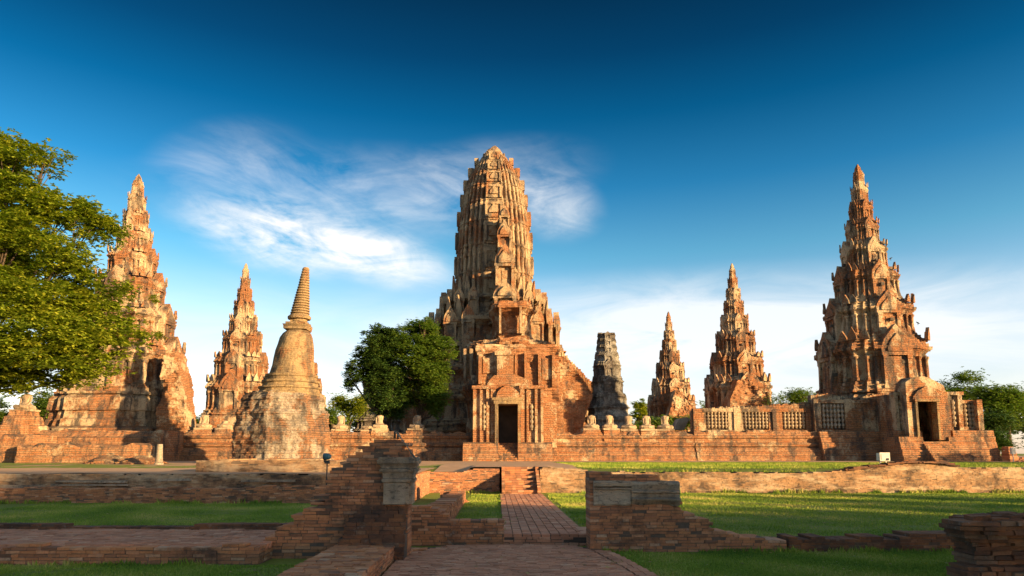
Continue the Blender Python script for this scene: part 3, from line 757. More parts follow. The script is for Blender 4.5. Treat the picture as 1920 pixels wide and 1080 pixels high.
tag(mass([(862,1245,1318),(800,1248,1311),(780,1256,1309),(760,1262,1300),(745,1266,1286),(732,1270,1278)], 103.5, 4, 8, .2).build('collapsed_porch', M['lit']), 'collapsed orange brick porch sloping down the front of the small distant tower', 'ruined porch')
tag(mass([(862,282,348),(800,286,342),(760,286,336),(720,286,328),(690,286,320),(668,288,312),(655,290,305)], 47.6, 1.6, 13, .16, lean=.10).build('ruined_buttress', M['lit']), 'rough orange brick mass at the right foot of the left tall tower', 'buttress')

# ------------------------------------------------------------------ great prang
random.seed(21)
PY = 80.6; PX = WX(926, PY); pr = empty('great_prang', (PX, PY, TER), 'huge corncob-shaped central brick tower rising over the temple', 'tower')
def pa(w): return w*.063/1.04
def pz(py): return WZ(py, PY-4.5*min(1, max(0, (py-275)/260)))-TER
PL = [1, .95, .86, .72, .56, .42, .27]
CL = [1, .965, .90, .80, .68, .54, .40, .25]
B = [(862,800,178,172), (800,742,166,160), (742,690,150,146), (690,655,134,128)]
for i, (a_, b_, wa, wb) in enumerate(B):
    mb = MB(); loft_plan(mb, PL, tier_prof(pz(a_) if i else -.1, pz(b_), pa(wa), pa(wb), .45), 0, 0, .6, .12, i*5)
    mb.build('terrace', M['prang'], pr, local=True)
mb = MB(); loft_plan(mb, PL, tier_prof(pz(655), pz(598), pa(134), pa(125), .6), 0, 0, .5, .1, 31)
am = pa(112)
def fins(mb, am, z, n, h, w, levels):
    m_ = len(levels)
    for k in range(4):
        for i in ((2, 3, 4) if m_ == 7 else range(m_)):
            x, y = levels[i]*am, levels[m_-1-i]*am
            for _ in range(k): x, y = -y, x
            antefix(mb, x, y, z, w, h*random.uniform(.75, 1.1), .3)
fins(mb, am*1.02, pz(600), 0, 2.6, .40, PL)
mb.build('body', M['prang'], pr, local=True)
mb = MB(); loft_plan(mb, PL, tier_prof(pz(602), pz(552), pa(113), pa(92), .7), 0, 0, .5, .1, 35); fins(mb, pa(94)*.93, pz(556), 0, 2.4, .38, PL); mb.build('body', M['prang'], pr, local=True)
cob = [(558,79), (508,76.5), (462,75), (420,72), (385,66), (356,60), (332,51), (311,38.5), (294,24)]
for i, ((ya, wa), (yb, wb)) in enumerate(zip(cob, cob[1:])):
    z0, z1 = pz(ya), pz(yb); h = z1-z0; A0, A1 = pa(wa), pa(wb)
    prof = [((A0*(1-t_)+A1*t_)*s_, z0+h*t_) for t_, s_ in ((0,.965),(.07,.975),(.075,.95),(.13,.94),(.16,.925),(.35,.915),(.55,.915),(.68,.925),(.70,.94),(.78,.955),(.80,.975),(.88,.98),(.90,.95),(1.0,.94))]
    mb = MB(); loft_plan(mb, CL, prof, 0, 0, .35, .07, 50+i*2, ero=.07, groove=.955)
    m_ = len(CL)
    for k in range(4):
        for j in range(m_):
            x, y = CL[j]*A0*.96, CL[m_-1-j]*A0*.96
            for _ in range(k): x, y = -y, x
            r_ = A0*.048; A2 = A1/A0; b0 = len(mb.v)
            mb.lathe(x*.955, y*.955, [(r_*1.25, z0), (r_*1.25, z0+h*.06), (r_*.95, z0+h*.10), (r_*.85, z0+h*.3), (r_*.85, z0+h*.58), (r_*1.2, z0+h*.64), (r_*1.0, z0+h*.7), (r_*1.15, z0+h*.80), (r_*1.15, z0+h*.86), (r_*.9, z0+h*.9), (r_*.8, z0+h)], 8, jit=.08)
            for vi in range(b0, len(mb.v)):
                vx, vy, vz = mb.v[vi]; k2 = 1+(A2-1)*((vz-z0)/h); mb.v[vi] = (vx*k2, vy*k2, vz)
            if random.random() < .93: antefix(mb, x*A2*.93, y*A2*.93, z1-h*.06, A0*.05, h*.26*random.uniform(.8, 1.2), .45)
        # broad panels with niches on each face axis
        def pan(t_):
            t_.box(-A0*.2, A0*.2, -A0*.99, -A0*.8, z0+h*.1, z0+h*.7)
            t_.box(-A0*.24, A0*.24, -A0*1.02, -A0*.8, z0+h*.70, z0+h*.80)
            t_.prism([(x_, z_+z0+h*.3) for x_, z_ in ogive(A0*.12, h*.42)], -A0*1.03, -A0*.9)
            for sx in (-1, 1): t_.box(sx*A0*.2-.12, sx*A0*.2+.12, -A0*1.03, -A0*.8, z0+h*.1, z0+h*.7)
        facing(mb, pan, k)
    mb.build('tier', M['prang'], pr, local=True)
mb = MB(); loft_plan(mb, CL, [(pa(22), pz(295)), (pa(20), pz(290)), (pa(17), pz(286)), (pa(13), pz(282)), (pa(8), pz(278)), (pa(3), pz(274.5))], 0, 0, .4, .08, 3); mb.build('finial', M['prang'], pr, local=True)
for k in (0, 1, 3):
    for (za, zb, aa) in ((pz(655), pz(600), pa(128)), (pz(600), pz(556), pa(104)), (pz(690), pz(655), pa(134))):
        for fx_3, fy_3 in ((-.62, .80), (.62, .80), (-.36, .93), (.36, .93)):
            g_ = MB(); facing(g_, lambda t_: aedicule(t_, aa*.075, aa*fy_3, za+(zb-za)*.1, (zb-za)*1.05, .35), 0)
            g_.v = [(x+aa*fx_3, y, z) for x, y, z in g_.v]
            for _ in range(k): g_.v = [(-y, x, z) for x, y, z in g_.v]
            jitter(g_, .06); g_.build('corner_niche', M['prang'], pr, local=True)
# stacked gabled porches climbing the front of the prang
fx = WX(950, 72)-PX
stack = [(396,436,14,74.9), (430,484,20,74.5), (478,552,27,73.6), (545,600,31,72.5)]
for (yt, yb, w, Yd) in stack:
    mb = MB(); z1, z0 = WZ(yt, Yd)-TER, WZ(yb, Yd)-TER; ww = w*Yd/1280; h = z1-z0
    loft_plan(mb, [1, .9, .75, .6], tier_prof(z0-.5, z0+h*.70, ww*.95, ww*.9, 1.5), 0, 0, .4, .06, yt, flaty=1.0)
    t_ = MB(); aedicule(t_, ww*.55, ww*.85, z0, h*1.0, ww*.35); jitter(t_, .08); b = len(mb.v)
    mb.v += t_.v; mb.f += [tuple(b+i for i in f) for f in t_.f]; mb.r += t_.r
    mb.v = [(x+fx*(74.9-70)/5*.9, y*1.6+(Yd+ww*.9-PY), z) for x, y, z in mb.v]
    mb.build('front_gable', M['prang'], pr, local=True)
# antechamber
def chamber(px0, px1, py0, py1, Yf, depth, mat, seed, name='antechamber', levels=(1,.94,.85,.74,.62), k=.9):
    x0, x1 = WX(px0, Yf), WX(px1, Yf); w = (x1-x0)/2; z0, z1 = WZ(py0, Yf)-TER, WZ(py1, Yf)-TER
    mb = MB(); loft_plan(mb, list(levels), tier_prof(z0, z1, 1.0*w, 1.0*w, k*.8), 0, 0, .45, .08, seed, flaty=depth/w/2)
    mb.v = [(x+(x0+x1)/2-PX, y+Yf+depth/2-PY, z) for x, y, z in mb.v]
    return mb.build(name, mat, pr, local=True)
chamber(918, 1006, 640, 562, 67, 12, M['lit'], 3)
chamber(922, 1000, 700, 632, 64.5, 12, M['lit'], 9)
chamber(868, 1048, 720, 636, 66.5, 12, M['tower'], 15)
chamber(862, 1058, 850, 700, 63.5, 14, M['tower'], 22, 'lower_body')
# details on the front: pilasters and holes
for (pa_, pb_, pc, pd, Yf) in ((936,940,626,575,66.4),(975,979,626,575,66.4),(880,886,715,655,66.),(868,873,715,655,66.)):
    mb = MB(); mb.box(WX(pa_, Yf)-PX, WX(pb_, Yf)-PX, Yf-.35-PY, Yf+.9-PY, WZ(pc, Yf)-TER, WZ(pd, Yf)-TER)
    jitter(mb, .06); mb.build('pilaster', M['prang'], pr, local=True)
# stairways with sloping flanks on the sides and front of the prang
def side_stair(sx, name='side_stair'):
    mb = MB(); x0 = pa(118); x1 = pa(193); zt, zm = pz(662), pz(742)
    n = 22
    for i in range(n):
        a = x0+(x1-x0)*i/n; b = x0+(x1-x0)*(i+1)/n; z = zt+(zm-zt)*(i+.3)/n
        mb.box(sx*a, sx*b, -4.5, 4.5, -.1, z, j=.05)
        mb.box(sx*a, sx*b, -5.3, -4.4, -.1, z+.55, j=.06); mb.box(sx*a, sx*b, 4.4, 5.3, -.1, z+.55, j=.06)
    mb.box(sx*(x1-.5), sx*(x1-.05), -5.6, 5.6, -.1, pz(790), j=.1)
    mb.build(name, M['lit'], pr, local=True)
side_stair(1); side_stair(-1)
mb = MB(); zt = pz(700); n = 18
for i in range(n):
    z = zt*(1-i/n); y = -(17+i*.55); mb.box(WX(925, 64)-PX, WX(990, 64)-PX, y-.55, y+.05, -.1, z, j=.04)
mb.build('front_stair', M['base'], pr, local=True)
def pmass(name, rows, Yf, depth, seed, mat, **kw):
    return mass(rows, Yf, depth, seed, cx=PX, cy=PY, cz=TER, **kw).build(name, M[mat], pr, local=True)
pmass('stair_flank', [(862,1000,1094),(800,1000,1095),(775,1000,1101),(748,1000,1112),(740,1000,1113),(718,1000,1099),(690,1000,1079),(672,1000,1064),(668,1000,1048)], 62.5, 6, 4, 'lit', amp=.16)
pmass('front_wall', [(862,888,1062),(800,890,1058),(760,892,1056),(720,893,1052),(690,893,1051),(662,894,1049),(658,890,1052),(652,892,1050),(645,898,1046)], 61.0, 5, 9, 'lit', amp=.14)
for (a, b, c_, d) in ((897,903,720,664),(926,931,715,662),(965,970,716,662),(984,989,720,662),(1010,1016,722,664),(1036,1042,725,664),(905,925,700,668),(1018,1034,712,672)):
    mb = MB(); mb.box(WX(a, 60.9)-PX, WX(b, 60.9)-PX, 60.75-PY-(.12 if b-a < 10 else -.12), 61.6-PY, WZ(c_, 60.9)-TER, WZ(d, 60.9)-TER); jitter(mb, .06); mb.build('pilaster', M['lit'], pr, local=True)
mb = MB(); mb.box(WX(932, 60.5)-PX, WX(963, 60.5)-PX, 60.4-PY, 61.6-PY, WZ(720, 60.5)-TER, WZ(664, 60.5)-TER); mb.box(WX(928, 60.5)-PX, WX(967, 60.5)-PX, 60.3-PY, 61.6-PY, WZ(666, 60.5)-TER, WZ(658, 60.5)-TER); jitter(mb, .05); mb.build('false_door', M['lit'], pr, local=True)

# dark corner tower and its twin
dk = empty('dark_corner_tower', (WX(1146, 67), 68.5, TER), 'slim blackened tower with a flat broken top, right of the great tower', 'tower', 'small blackened towers at the great tower corners')
dT_unused = [(862,800,46,44), (800,770,45,42), (770,745,40,36), (745,722,34,30), (722,700,30,27), (700,670,25,24), (670,640,21.5,20.5), (640,600,20,19), (600,562,17.5,17), (562,566,0,0)]
DT = [(862,808,47,46), (808,785,46,43), (785,762,42,38), (762,742,36,32), (742,712,29,27.5), (712,682,25.5,24), (682,664,22,20), (664,650,18.5,17.5), (650,638,17,16), (638,626,15.5,14.5)]
for i, (a_, b_, wa, wb) in enumerate(DT):
    mb = MB(); loft_plan(mb, MERU_L, tier_prof(WZ(a_, 68.5)-TER if i else -.1, WZ(b_, 68.5)-TER, wa*.0535*(.97 if i < 4 else 1.0), wb*.0535*(.97 if i < 4 else 1.0), 1.1 if i > 3 else .75), 0, 0, .3, .025, i+60, ero=.03)
    if i >= 3:
        for k in range(4): facing(mb, lambda t_: aedicule(t_, wa*.0535*.28, wa*.0535*.85, WZ(a_, 68.5)-TER, (WZ(b_, 68.5)-WZ(a_, 68.5))*1.0, .15), k)
    mb.build('tier', M['dark'], dk, local=True)
c = copy_tree(dk); c.location = (WX(704, 69), 70, TER); c['label'] = 'blackened tower mostly hidden behind the two dark trees, only its foot showing'

# ------------------------------------------------------------------ gallery platform
random.seed(31)
GY = 47.8
def platform(name, label, x0, x1, Yf, depth, prof, mat='base', seed=0, cat='platform', step=.2, ragf=None, group=None, parent=None, rag=.2):
    """long moulded brick base: prof = (outward offset, z) from the ground up; last level is the ragged top"""
    mb = MB(); n = max(2, int((x1-x0)/step)); rg = []
    for i in range(n+1):
        x = x0+(x1-x0)*i/n; ring = []
        rr = ragf(x) if ragf else 0
        for k, (o_, z) in enumerate(prof):
            nn = .09*noise.noise(Vector((x*.9+seed, z*1.3, 1)))+.14*max(0, noise.noise(Vector((x*.6+seed, z*.9, 8)))-.15)+.05*noise.noise(Vector((x*3+seed, z*4, 2)))
            z2 = z
            if k >= len(prof)-2: z2 += round((rag*noise.noise(Vector((x*1.3+seed, 7, 0)))+rag*.6*noise.noise(Vector((x*4+seed, 3, 0))))/.07)*.07+rr
            ring.append((x, Yf-o_+nn, z2))
        zt = ring[-1][2]; ring.append((x, Yf+depth, zt)); ring.append((x, Yf+depth, TER-.1)); rg.append(ring)
    mb.rings(rg, cap0=True)
    o = mb.build(name, M[mat], parent)
    return o if parent else tag(o, label, cat, group)
zP = WZ(808, GY)
gprof = [(.55, TER-.1), (.55, .28), (.44, .31), (.42, .55), (.34, .60), (.22, .82), (.10, .92), (.20, .97), (.24, 1.12), (.16, 1.2), (.02, 1.24), (0, 1.48), (.12, 1.53), (.17, 1.68), (.05, 1.72), (0, zP-.1), (-.08, zP)]
platform('gallery_base', 'long orange brick base right of the central gateway carrying headless statues', WX(1030, GY), WX(1302, GY), GY, 3.2, gprof, seed=2, ragf=lambda x: -.12+.12*sin(x*2.1))
platform('gallery_base', 'long moulded brick base under the wall of balusters', WX(1303, GY), WX(1536, GY), GY, 3.2, gprof, seed=9)
platform('gallery_base', 'orange brick base between the round stupa and the central gateway', WX(560, GY), WX(885, GY), GY, 3.2, gprof, seed=14, ragf=lambda x: -.1)
platform('gallery_base', 'shaded brick base between the left tall tower and the stupa', WX(300, GY), WX(470, GY), GY, 3.0, gprof, seed=24, ragf=lambda x: -.05)
platform('tower_podium', 'broad orange brick podium under the left tall tower', WX(70, 44.5), WX(300, 44.5), 44.5, 6, [(.5, TER-.1), (.5, .5), (.4, .55), (.35, 1.0), (.25, 1.05), (.2, 1.5), (.1, 1.55), (.0, WZ(808, 44.5)-.2), (-.1, WZ(808, 44.5))], seed=33)
platform('low_ruin', 'low sunlit brick ruin in front of the left tower podium', WX(35, 40), WX(255, 40), 40, 2.2, [(.3, TER-.2), (.28, .3), (.2, .35), (.15, .8), (.05, .95)], seed=41, rag=.25)
platform('low_ruin', 'low brick ruin at the far left edge below the bright tree', WX(-80, 41), WX(60, 41), 41, 2.2, [(.3, TER-.2), (.28, .5), (.2, .55), (.1, 1.2), (.0, 1.5)], seed=47, rag=.3)
mb = MB(); rubble(mb, WX(208, 37), 37, -.06, 1.3, 1.2, .55, 90, .14); tag(mb.build('rubble_heap', M['base']), 'heap of dark fallen bricks in front of the left podium', 'rubble')
mb = MB(); rubble(mb, WX(268, 36), 36, -.06, 1.3, 1.0, .5, 70, .13); tag(mb.build('rubble_heap', M['lit']), 'sunlit heap of fallen bricks beside the ribbed column stub', 'rubble')
# left small brick mound with statue
mb = MB(); xm = WX(38, 46)
loft_plan(mb, [1, .8, .6], [(1.75, TER), (1.75, .8), (1.6, .85), (1.5, 1.6), (1.35, 1.65), (1.25, 2.3), (1.05, 2.35), (.95, 2.9), (.8, 2.95), (.72, 3.3), (.5, 3.35)], xm, 46, .3, .12, 3)
tag(mb.build('brick_mound', M['base']), 'stepped orange brick mound at the far left carrying a broken seated figure', 'mound')

# stupa
SY = 39.0; sx_ = WX(527, SY)
sp = empty('bell_stupa', (sx_, SY, TER), 'leaning bell-shaped stupa with ringed spire on a big round brick drum', 'stupa')
k_ = SY/1280
def sz(py): return WZ(py, SY)-TER
mb = MB(); drum = [(94,885),(94,862),(91,858),(92,850),(91,840),(93,832),(91,826),(92,815),(91,808),(90,800),(87,795),(86,788),(88,780),(87,775),(80,770),(78,756),(80,752),(76,746),(70,742),(60,740)]
N8 = []; dz_ = sorted([(sz(py), w) for w, py in drum]); nd = int((dz_[-1][0]-dz_[0][0])/.13); samp = []
for i in range(nd+1):
    z = dz_[0][0]+(dz_[-1][0]-dz_[0][0])*i/nd; w = interp(dz_, z); e = .9*(i % 2)
    samp += [(w-e, z), (w-e, z+.11)]
for w, z in samp:
    ring = []; r0 = w*k_*.95; py = 0
    for i in range(96):
        a = 2*pi*i/96
        oct_ = 1/max(abs(cos((a % (pi/4))-pi/8)), .9)*.97
        q = r0*oct_+.10*noise.noise(Vector((cos(a)*3, sin(a)*3, z*1.8)))+.10*noise.noise(Vector((cos(a)*9, sin(a)*9, z*5)))-.10*max(0, noise.noise(Vector((cos(a)*4, sin(a)*4, z*.9+4)))-.1)
        ring.append((q*cos(a)+.0, q*sin(a), z))
    N8.append(ring)
mb.rings(N8); mb.build('drum', M['stupa_base'], sp, local=True)
LEAN = (.095, 0); OFFX = .36
def lz(prof, jit, n=40, mat='stupa', name='bell'):
    mb = MB(); mb.lathe(0, 0, [(w*k_, sz(py)) for w, py in prof], n, jit=jit)
    mb.v = [(x+OFFX+LEAN[0]*(z-sz(735)), y, z) for x, y, z in mb.v]
    return mb.build(name, M[mat], sp, local=True)
lz([(60,744),(60,738),(55,737),(54,731),(57,730),(57,727),(51,726),(50,720),(53,719),(53,715),(46,714),(46,709),(48,708),(48,704),(42,703)], .05, name='moulding')
lz([(42,704),(41,696),(38.5,686),(36.5,672),(35,658),(33,645),(30,634),(26,626),(20,621)], .07)
mb = MB(); zz = sz(618); LX = OFFX+LEAN[0]*(zz-sz(735)); hw = 21*k_
for (e, a_, b_) in ((1.0,620,614),(1.06,614,611),(.92,611,606),(.6,606,601)):
    mb.box(LX-hw*e, LX+hw*e, -hw*e, hw*e, sz(a_), sz(b_), j=.04)
mb.build('harmika', M['stupa'], sp, local=True)
prof = [(15,604),(15,600),(21,599),(22,595),(20,593)]; y = 594; 
for i in range(19):
    f = i/19; w = 18.5*(1-f)+6.2*f; yy = 594-91*f; st_ = 91/19
    prof += [(w*.82, yy), (w*1.0, yy-st_*.2), (w*1.0, yy-st_*.6), (w*.80, yy-st_*.95)]
lz(prof+[(5,502)], .015, 24, name='ringed_spire')
mb = MB(); brickwork(mb, WX(368, 22), WX(655, 22), 22, 24.5, -.14, lambda x: WZ(861, 22)+.04*fbm(x*.8, 1, 1), bw=.24, bh=.05)
brick_thing('stupa_forecourt_plinth', 'low layered brick plinth in front of the round stupa drum', 'plinth', mb, 'bricks_pale')
mb = MB(); 
pr_ = []
for i in range(12): pr_ += [(.13-.003*i, .06*i), (.15-.003*i, .06*i+.02), (.13-.003*i, .06*i+.05)]
mb.lathe(WX(299, 34), 34, [(.22, TER-.1), (.22, .02), (.17, .04)]+[(r*1.25, z*1.25+.05) for r, z in pr_], 14)
tag(mb.build('column_stub', M['plaster']), 'short ribbed stone column stub standing before the podium', 'column')

# ------------------------------------------------------------------ central gateway
gt = empty('central_gateway', (WX(952, 45), 45, TER), 'orange brick gateway with tall dark doorway below the great tower', 'gateway')
YG = 45.0
def gz(py): return WZ(py, YG)
def gx(px): return WX(px, YG)
mb = MB()
for (a, b) in ((868, 934), (971, 1036)):
    P_ = [(.25, TER-.1), (.25, .25), (.2, .28), (.12, .5), (.05, .55), (.05, .8), (-.02, .85), (-.05, gz(833)+.05), (-.3, gz(831)+.06)]
    for d_ in ():
        pass
    platform('footing', '', gx(a)+(.0), gx(b), YG, 4, P_, parent=gt, seed=a, rag=.04, step=.25)
mb = MB()
for i in range(9): mb.box(gx(934), gx(971), YG-.35+i*.16, YG+2, TER-.05+.14*i, TER+.14*(i+1)-.05, j=.01)
mb.build('step', M['base'], gt)
# door frame and jamb walls
mb = MB(); zf = gz(833)
mb.box(gx(889), gx(934), YG+.5, YG+3.0, zf-.1, gz(722)); mb.box(gx(972), gx(1020), YG+.5, YG+3.0, zf-.1, gz(722)); mb.box(gx(934), gx(972), YG+.5, YG+3.0, gz(757), gz(722))
mb.box(gx(1020), gx(1048), YG+1.4, YG+3.2, zf-.2, gz(752))
mb.box(gx(889), gx(1022), YG+3.0, YG+5.5, zf-.1, gz(715)-.3)
for (a, b) in ((886,891),(899,903),(912,917),(920,930),(976,984),(988,992),(1004,1009),(1015,1020)): mb.box(gx(a), gx(b), YG+.33, YG+.6, zf, gz(728))
mb.box(gx(884), gx(932), YG+.25, YG+.8, gz(728), gz(722)); mb.box(gx(974), gx(1024), YG+.25, YG+.8, gz(728), gz(722)); mb.box(gx(884), gx(932), YG+.28, YG+.6, zf-.04, zf+.12); mb.box(gx(974), gx(1024), YG+.28, YG+.6, zf-.04, zf+.12)
jitter(mb, .035, 0, 2.0); mb.build('wall', M['lit'], gt)
mb = MB(); mb.box(gx(928), gx(934), YG+.1, YG+.9, zf-.02, gz(757)); mb.box(gx(971.5), gx(977), YG+.1, YG+.9, zf-.02, gz(757)); mb.box(gx(926), gx(979), YG+.06, YG+.9, gz(757), gz(750)); mb.box(gx(923), gx(982), YG+.02, YG+.8, gz(750), gz(745))
jitter(mb, .012, 0, 2.0); mb.build('door_frame', M['stupa'], gt)
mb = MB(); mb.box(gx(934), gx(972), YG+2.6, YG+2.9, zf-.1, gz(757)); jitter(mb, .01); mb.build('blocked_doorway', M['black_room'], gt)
mb = MB(); mb.prism([(gx(a), gz(b)) for a, b in ((912,722),(1000,722),(1000,716),(985,708),(966,700),(945,698),(925,704),(916,714))][::-1], YG+.4, YG+3.2)
mb.prism([(gx(a), gz(b)) for a, b in ((930,745),(976,745),(974,735),(963,726),(952,721),(940,727),(932,736))][::-1], YG+.15, YG+.7)
jitter(mb, .05); mb.build('pediment', M['lit'], gt)
def baluster(mb, x, y, z0, z1, r, n=8):
    h = z1-z0; P_ = [(.7, 0), (.7, .03)]
    for i in range(5):
        b = .04+i*.19; P_ += [(.45, b), (.95, b+.06), (1.0, b+.095), (.95, b+.13), (.45, b+.18)]
    P_ += [(.7, .98), (.7, 1)]
    mb.lathe(x, y, [(r*a, z0+h*b) for a, b in P_], n)
for px in (911.5, 998.5):
    pass
for px in (907.5, 998):
    mb = MB(); baluster(mb, gx(px), YG+.46, gz(806), gz(757), .14); mb.build('baluster', M['statue'], gt)

# ------------------------------------------------------------------ baluster wall at right
random.seed(41)
bwl = empty('baluster_wall', (WX(1420, 48.3), 48.3, zP), 'weathered gallery wall with three groups of bulbous stone balusters', 'wall')
YB = 48.3
def bx(px): return WX(px, YB)
def bz(py): return WZ(py, YB)
mb = MB(); rg = []
top = [(bx(1302), bz(768)), (bx(1340), bz(764)), (bx(1400), bz(762)), (bx(1470), bz(758)), (bx(1540), bz(754))]
brx = MB(); n = 120
x0_, x1_ = bx(1302), bx(1534)
for i in range(n):
    a = x0_+(x1_-x0_)*i/n; b = x0_+(x1_-x0_)*(i+1)/n; h = interp(top, a)+random.choice((0, 0, .06, -.06))
    brx.box(a, b, YB+.32, YB+.8, zP-.3, bz(771), j=.006); brx.box(a, b, YB+.05, YB+.8, bz(771)-.01, h, j=.006)
for (a, b) in ((1302,1310),(1378,1384),(1451,1458),(1520,1528)): brx.box(bx(a), bx(b), YB-.12, YB+.42, zP-.25, bz(766))
for (a, b) in ((1310,1326),(1368,1378),(1384,1396),(1444,1451),(1458,1470),(1514,1520)): brx.box(bx(a), bx(b), YB-.02, YB+.42, zP-.25, bz(769))
brx.box(bx(1302), bx(1530), YB-.08, YB+.42, zP-.25, bz(806)); brx.box(bx(1310), bx(1530), YB-.10, YB+.42, bz(772), bz(766))
jitter(brx, .03, 0, 1.5); brx.build('wall', M['tower'], bwl)
bal_me = None
def balusters(px0, px1, cnt, Yb, pyb, pyt, parent, mat='statue'):
    for i in range(cnt):
        x = WX(px0+(px1-px0)*(i+.5)/cnt, Yb); mb = MB(); baluster(mb, x, Yb, WZ(pyb, Yb), WZ(pyt, Yb), abs(WX(px1, Yb)-WX(px0, Yb))/cnt*.44); mb.build('baluster', M[mat], parent)
balusters(1327, 1367, 6, YB+.05, 803, 770, bwl); balusters(1397, 1443, 7, YB+.05, 803, 769, bwl); balusters(1471, 1513, 6, YB+.05, 803, 768, bwl)

# corner chapel
ch = empty('corner_chapel', (29.3, 46.5, TER), 'brick chapel with dark open doorway and balusters at the foot of the right tower', 'chapel')
YC = 45.6; YF = 44.7
cprof = [(.55, TER-.1), (.55, .3), (.45, .35), (.42, .7), (.3, .75), (.2, 1.2), (.1, 1.25), (.1, 1.55), (.02, 1.6), (0, 1.95), (-.05, 2.0)]
platform('footing', '', WX(1532, 48), WX(1690, 48), 47.4, 3.0, cprof, seed=5, parent=ch, rag=.05)
platform('footing', '', WX(1680, YC), WX(1725, YC), YC-.4, 4.0, cprof, seed=6, parent=ch, rag=.05)
platform('footing', '', WX(1782, YC), WX(1858, YC), YC-.4, 4.0, cprof, seed=7, parent=ch, rag=.05)
mb = MB()
def cx_(px, Y=YC): return WX(px, Y)
def cz(py, Y=YC): return WZ(py, Y)
# rear-left wall
Yw = 47.9
for i in range(60):
    a = WX(1530+150*i/60, Yw); b = WX(1530+150*(i+1)/60, Yw); mb.box(a, b, Yw+.28, Yw+.8, 1.9, WZ(742-4*math.sin(i*.15), Yw)+random.choice((0,0,.06,-.05)), j=.01)
for (a, b) in ((1530,1543),(1588,1602),(1636,1645),(1672,1682)): mb.box(WX(a, Yw), WX(b, Yw), Yw-.08, Yw+.4, 1.9, WZ(748, Yw))
mb.box(WX(1602, Yw), WX(1636, Yw), Yw+.02, Yw+.4, 1.9, WZ(750, Yw)); mb.box(WX(1530, Yw), WX(1682, Yw), Yw-.1, Yw+.4, 1.9, WZ(806, Yw)); mb.box(WX(1530, Yw), WX(1682, Yw), Yw-.1, Yw+.4, WZ(756, Yw), WZ(750, Yw))
jitter(mb, .03); mb.build('side_wall', M['tower'], ch)
balusters(1545, 1587, 6, Yw+.03, 803, 757, ch, 'plaster'); balusters(1646, 1671, 4, Yw+.03, 803, 757, ch, 'plaster')
mb = MB(); zf = 1.95
mb.box(cx_(1683), cx_(1722), YC, YC+2.6, zf, cz(738)); mb.box(cx_(1720), cx_(1770), YC+.4, YC+2.4, cz(752), cz(739)); mb.box(cx_(1768), cx_(1810), YC, YC+2.6, zf, cz(738)); mb.box(cx_(1810), cx_(1845), YC+.3, YC+2.6, zf, cz(752))
for (a, b, t_) in ((1682,1688,735),(1700,1706,740),(1708,1712,735),(1780,1786,740),(1800,1808,738),(1836,1846,750)): mb.box(cx_(a), cx_(b), YC-.2, YC+.3, zf, cz(t_))
mb.box(cx_(1680), cx_(1722), YC-.22, YC+.3, cz(741), cz(735)); mb.box(cx_(1772), cx_(1812), YC-.22, YC+.3, cz(741), cz(735)); mb.box(cx_(1810), cx_(1848), YC+.1, YC+.6, cz(756), cz(750))
mb.box(cx_(1690), cx_(1705), YC-.04, YC+.3, zf, cz(800)); mb.box(cx_(1810), cx_(1845), YC+.1, YC+.5, zf, cz(800))
jitter(mb, .03); mb.build('front_wall', M['tower'], ch)
balusters(1690, 1700, 1, YC-.08, 800, 750, ch); balusters(1788, 1798, 1, YC-.08, 800, 750, ch); balusters(1812, 1835, 3, YC+.22, 800, 757, ch)
mb = MB()   # porch standing forward
mb.box(WX(1708, YF), WX(1724, YF), YF, YF+1.0, 1.35, WZ(722, YF)); mb.box(WX(1764, YF), WX(1786, YF), YF, YF+1.0, 1.35, WZ(735, YF)); mb.box(WX(1724, YF), WX(1764, YF), YF, YF+1.0, WZ(750, YF), WZ(728, YF))
mb.prism([(WX(a, YF), WZ(b, YF)) for a, b in ((1708,730),(1786,738),(1782,722),(1764,712),(1745,704),(1722,706),(1710,716))][::-1], YF+.1, YF+1.3)
mb.prism([(WX(a, YF), WZ(b, YF)) for a, b in ((1722,742),(1768,742),(1764,734),(1745,724),(1727,734))][::-1], YF-.12, YF+.4)
mb.box(WX(1720, YF), WX(1768, YF), YF-.15, YF+.4, WZ(752, YF), WZ(742, YF))
jitter(mb, .10, 0, 1.1); jitter(mb, .04, 0, 3); mb.build('porch', M['tower'], ch)
mb = MB(); mb.box(WX(1722, YF), WX(1726, YF), YF-.1, YF+.5, 1.4, WZ(752, YF)); mb.box(WX(1762, YF), WX(1766, YF), YF-.1, YF+.5, 1.4, WZ(752, YF)); mb.box(WX(1720.5, YF), WX(1767.5, YF), YF-.17, YF+.45, WZ(753, YF), WZ(748, YF)); mb.build('door_frame', M['stupa'], ch)
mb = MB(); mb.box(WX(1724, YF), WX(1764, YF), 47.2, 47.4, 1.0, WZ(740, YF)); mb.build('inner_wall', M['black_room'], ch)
mb = MB()
for i in range(9): mb.box(WX(1728, YF), WX(1782, YF), YF-1.45+i*.15, YF+.9, TER-.05+.15*i, TER+.15*(i+1)-.05, j=.012)
mb.build('step', M['base'], ch)
platform('footing', '', WX(1684, YF), WX(1728, YF), YF-.1, 1.8, cprof[:8], seed=16, parent=ch, rag=.05); platform('footing', '', WX(1780, YF), WX(1846, YF), YF-.0, 1.8, cprof[:8], seed=17, parent=ch, rag=.05)

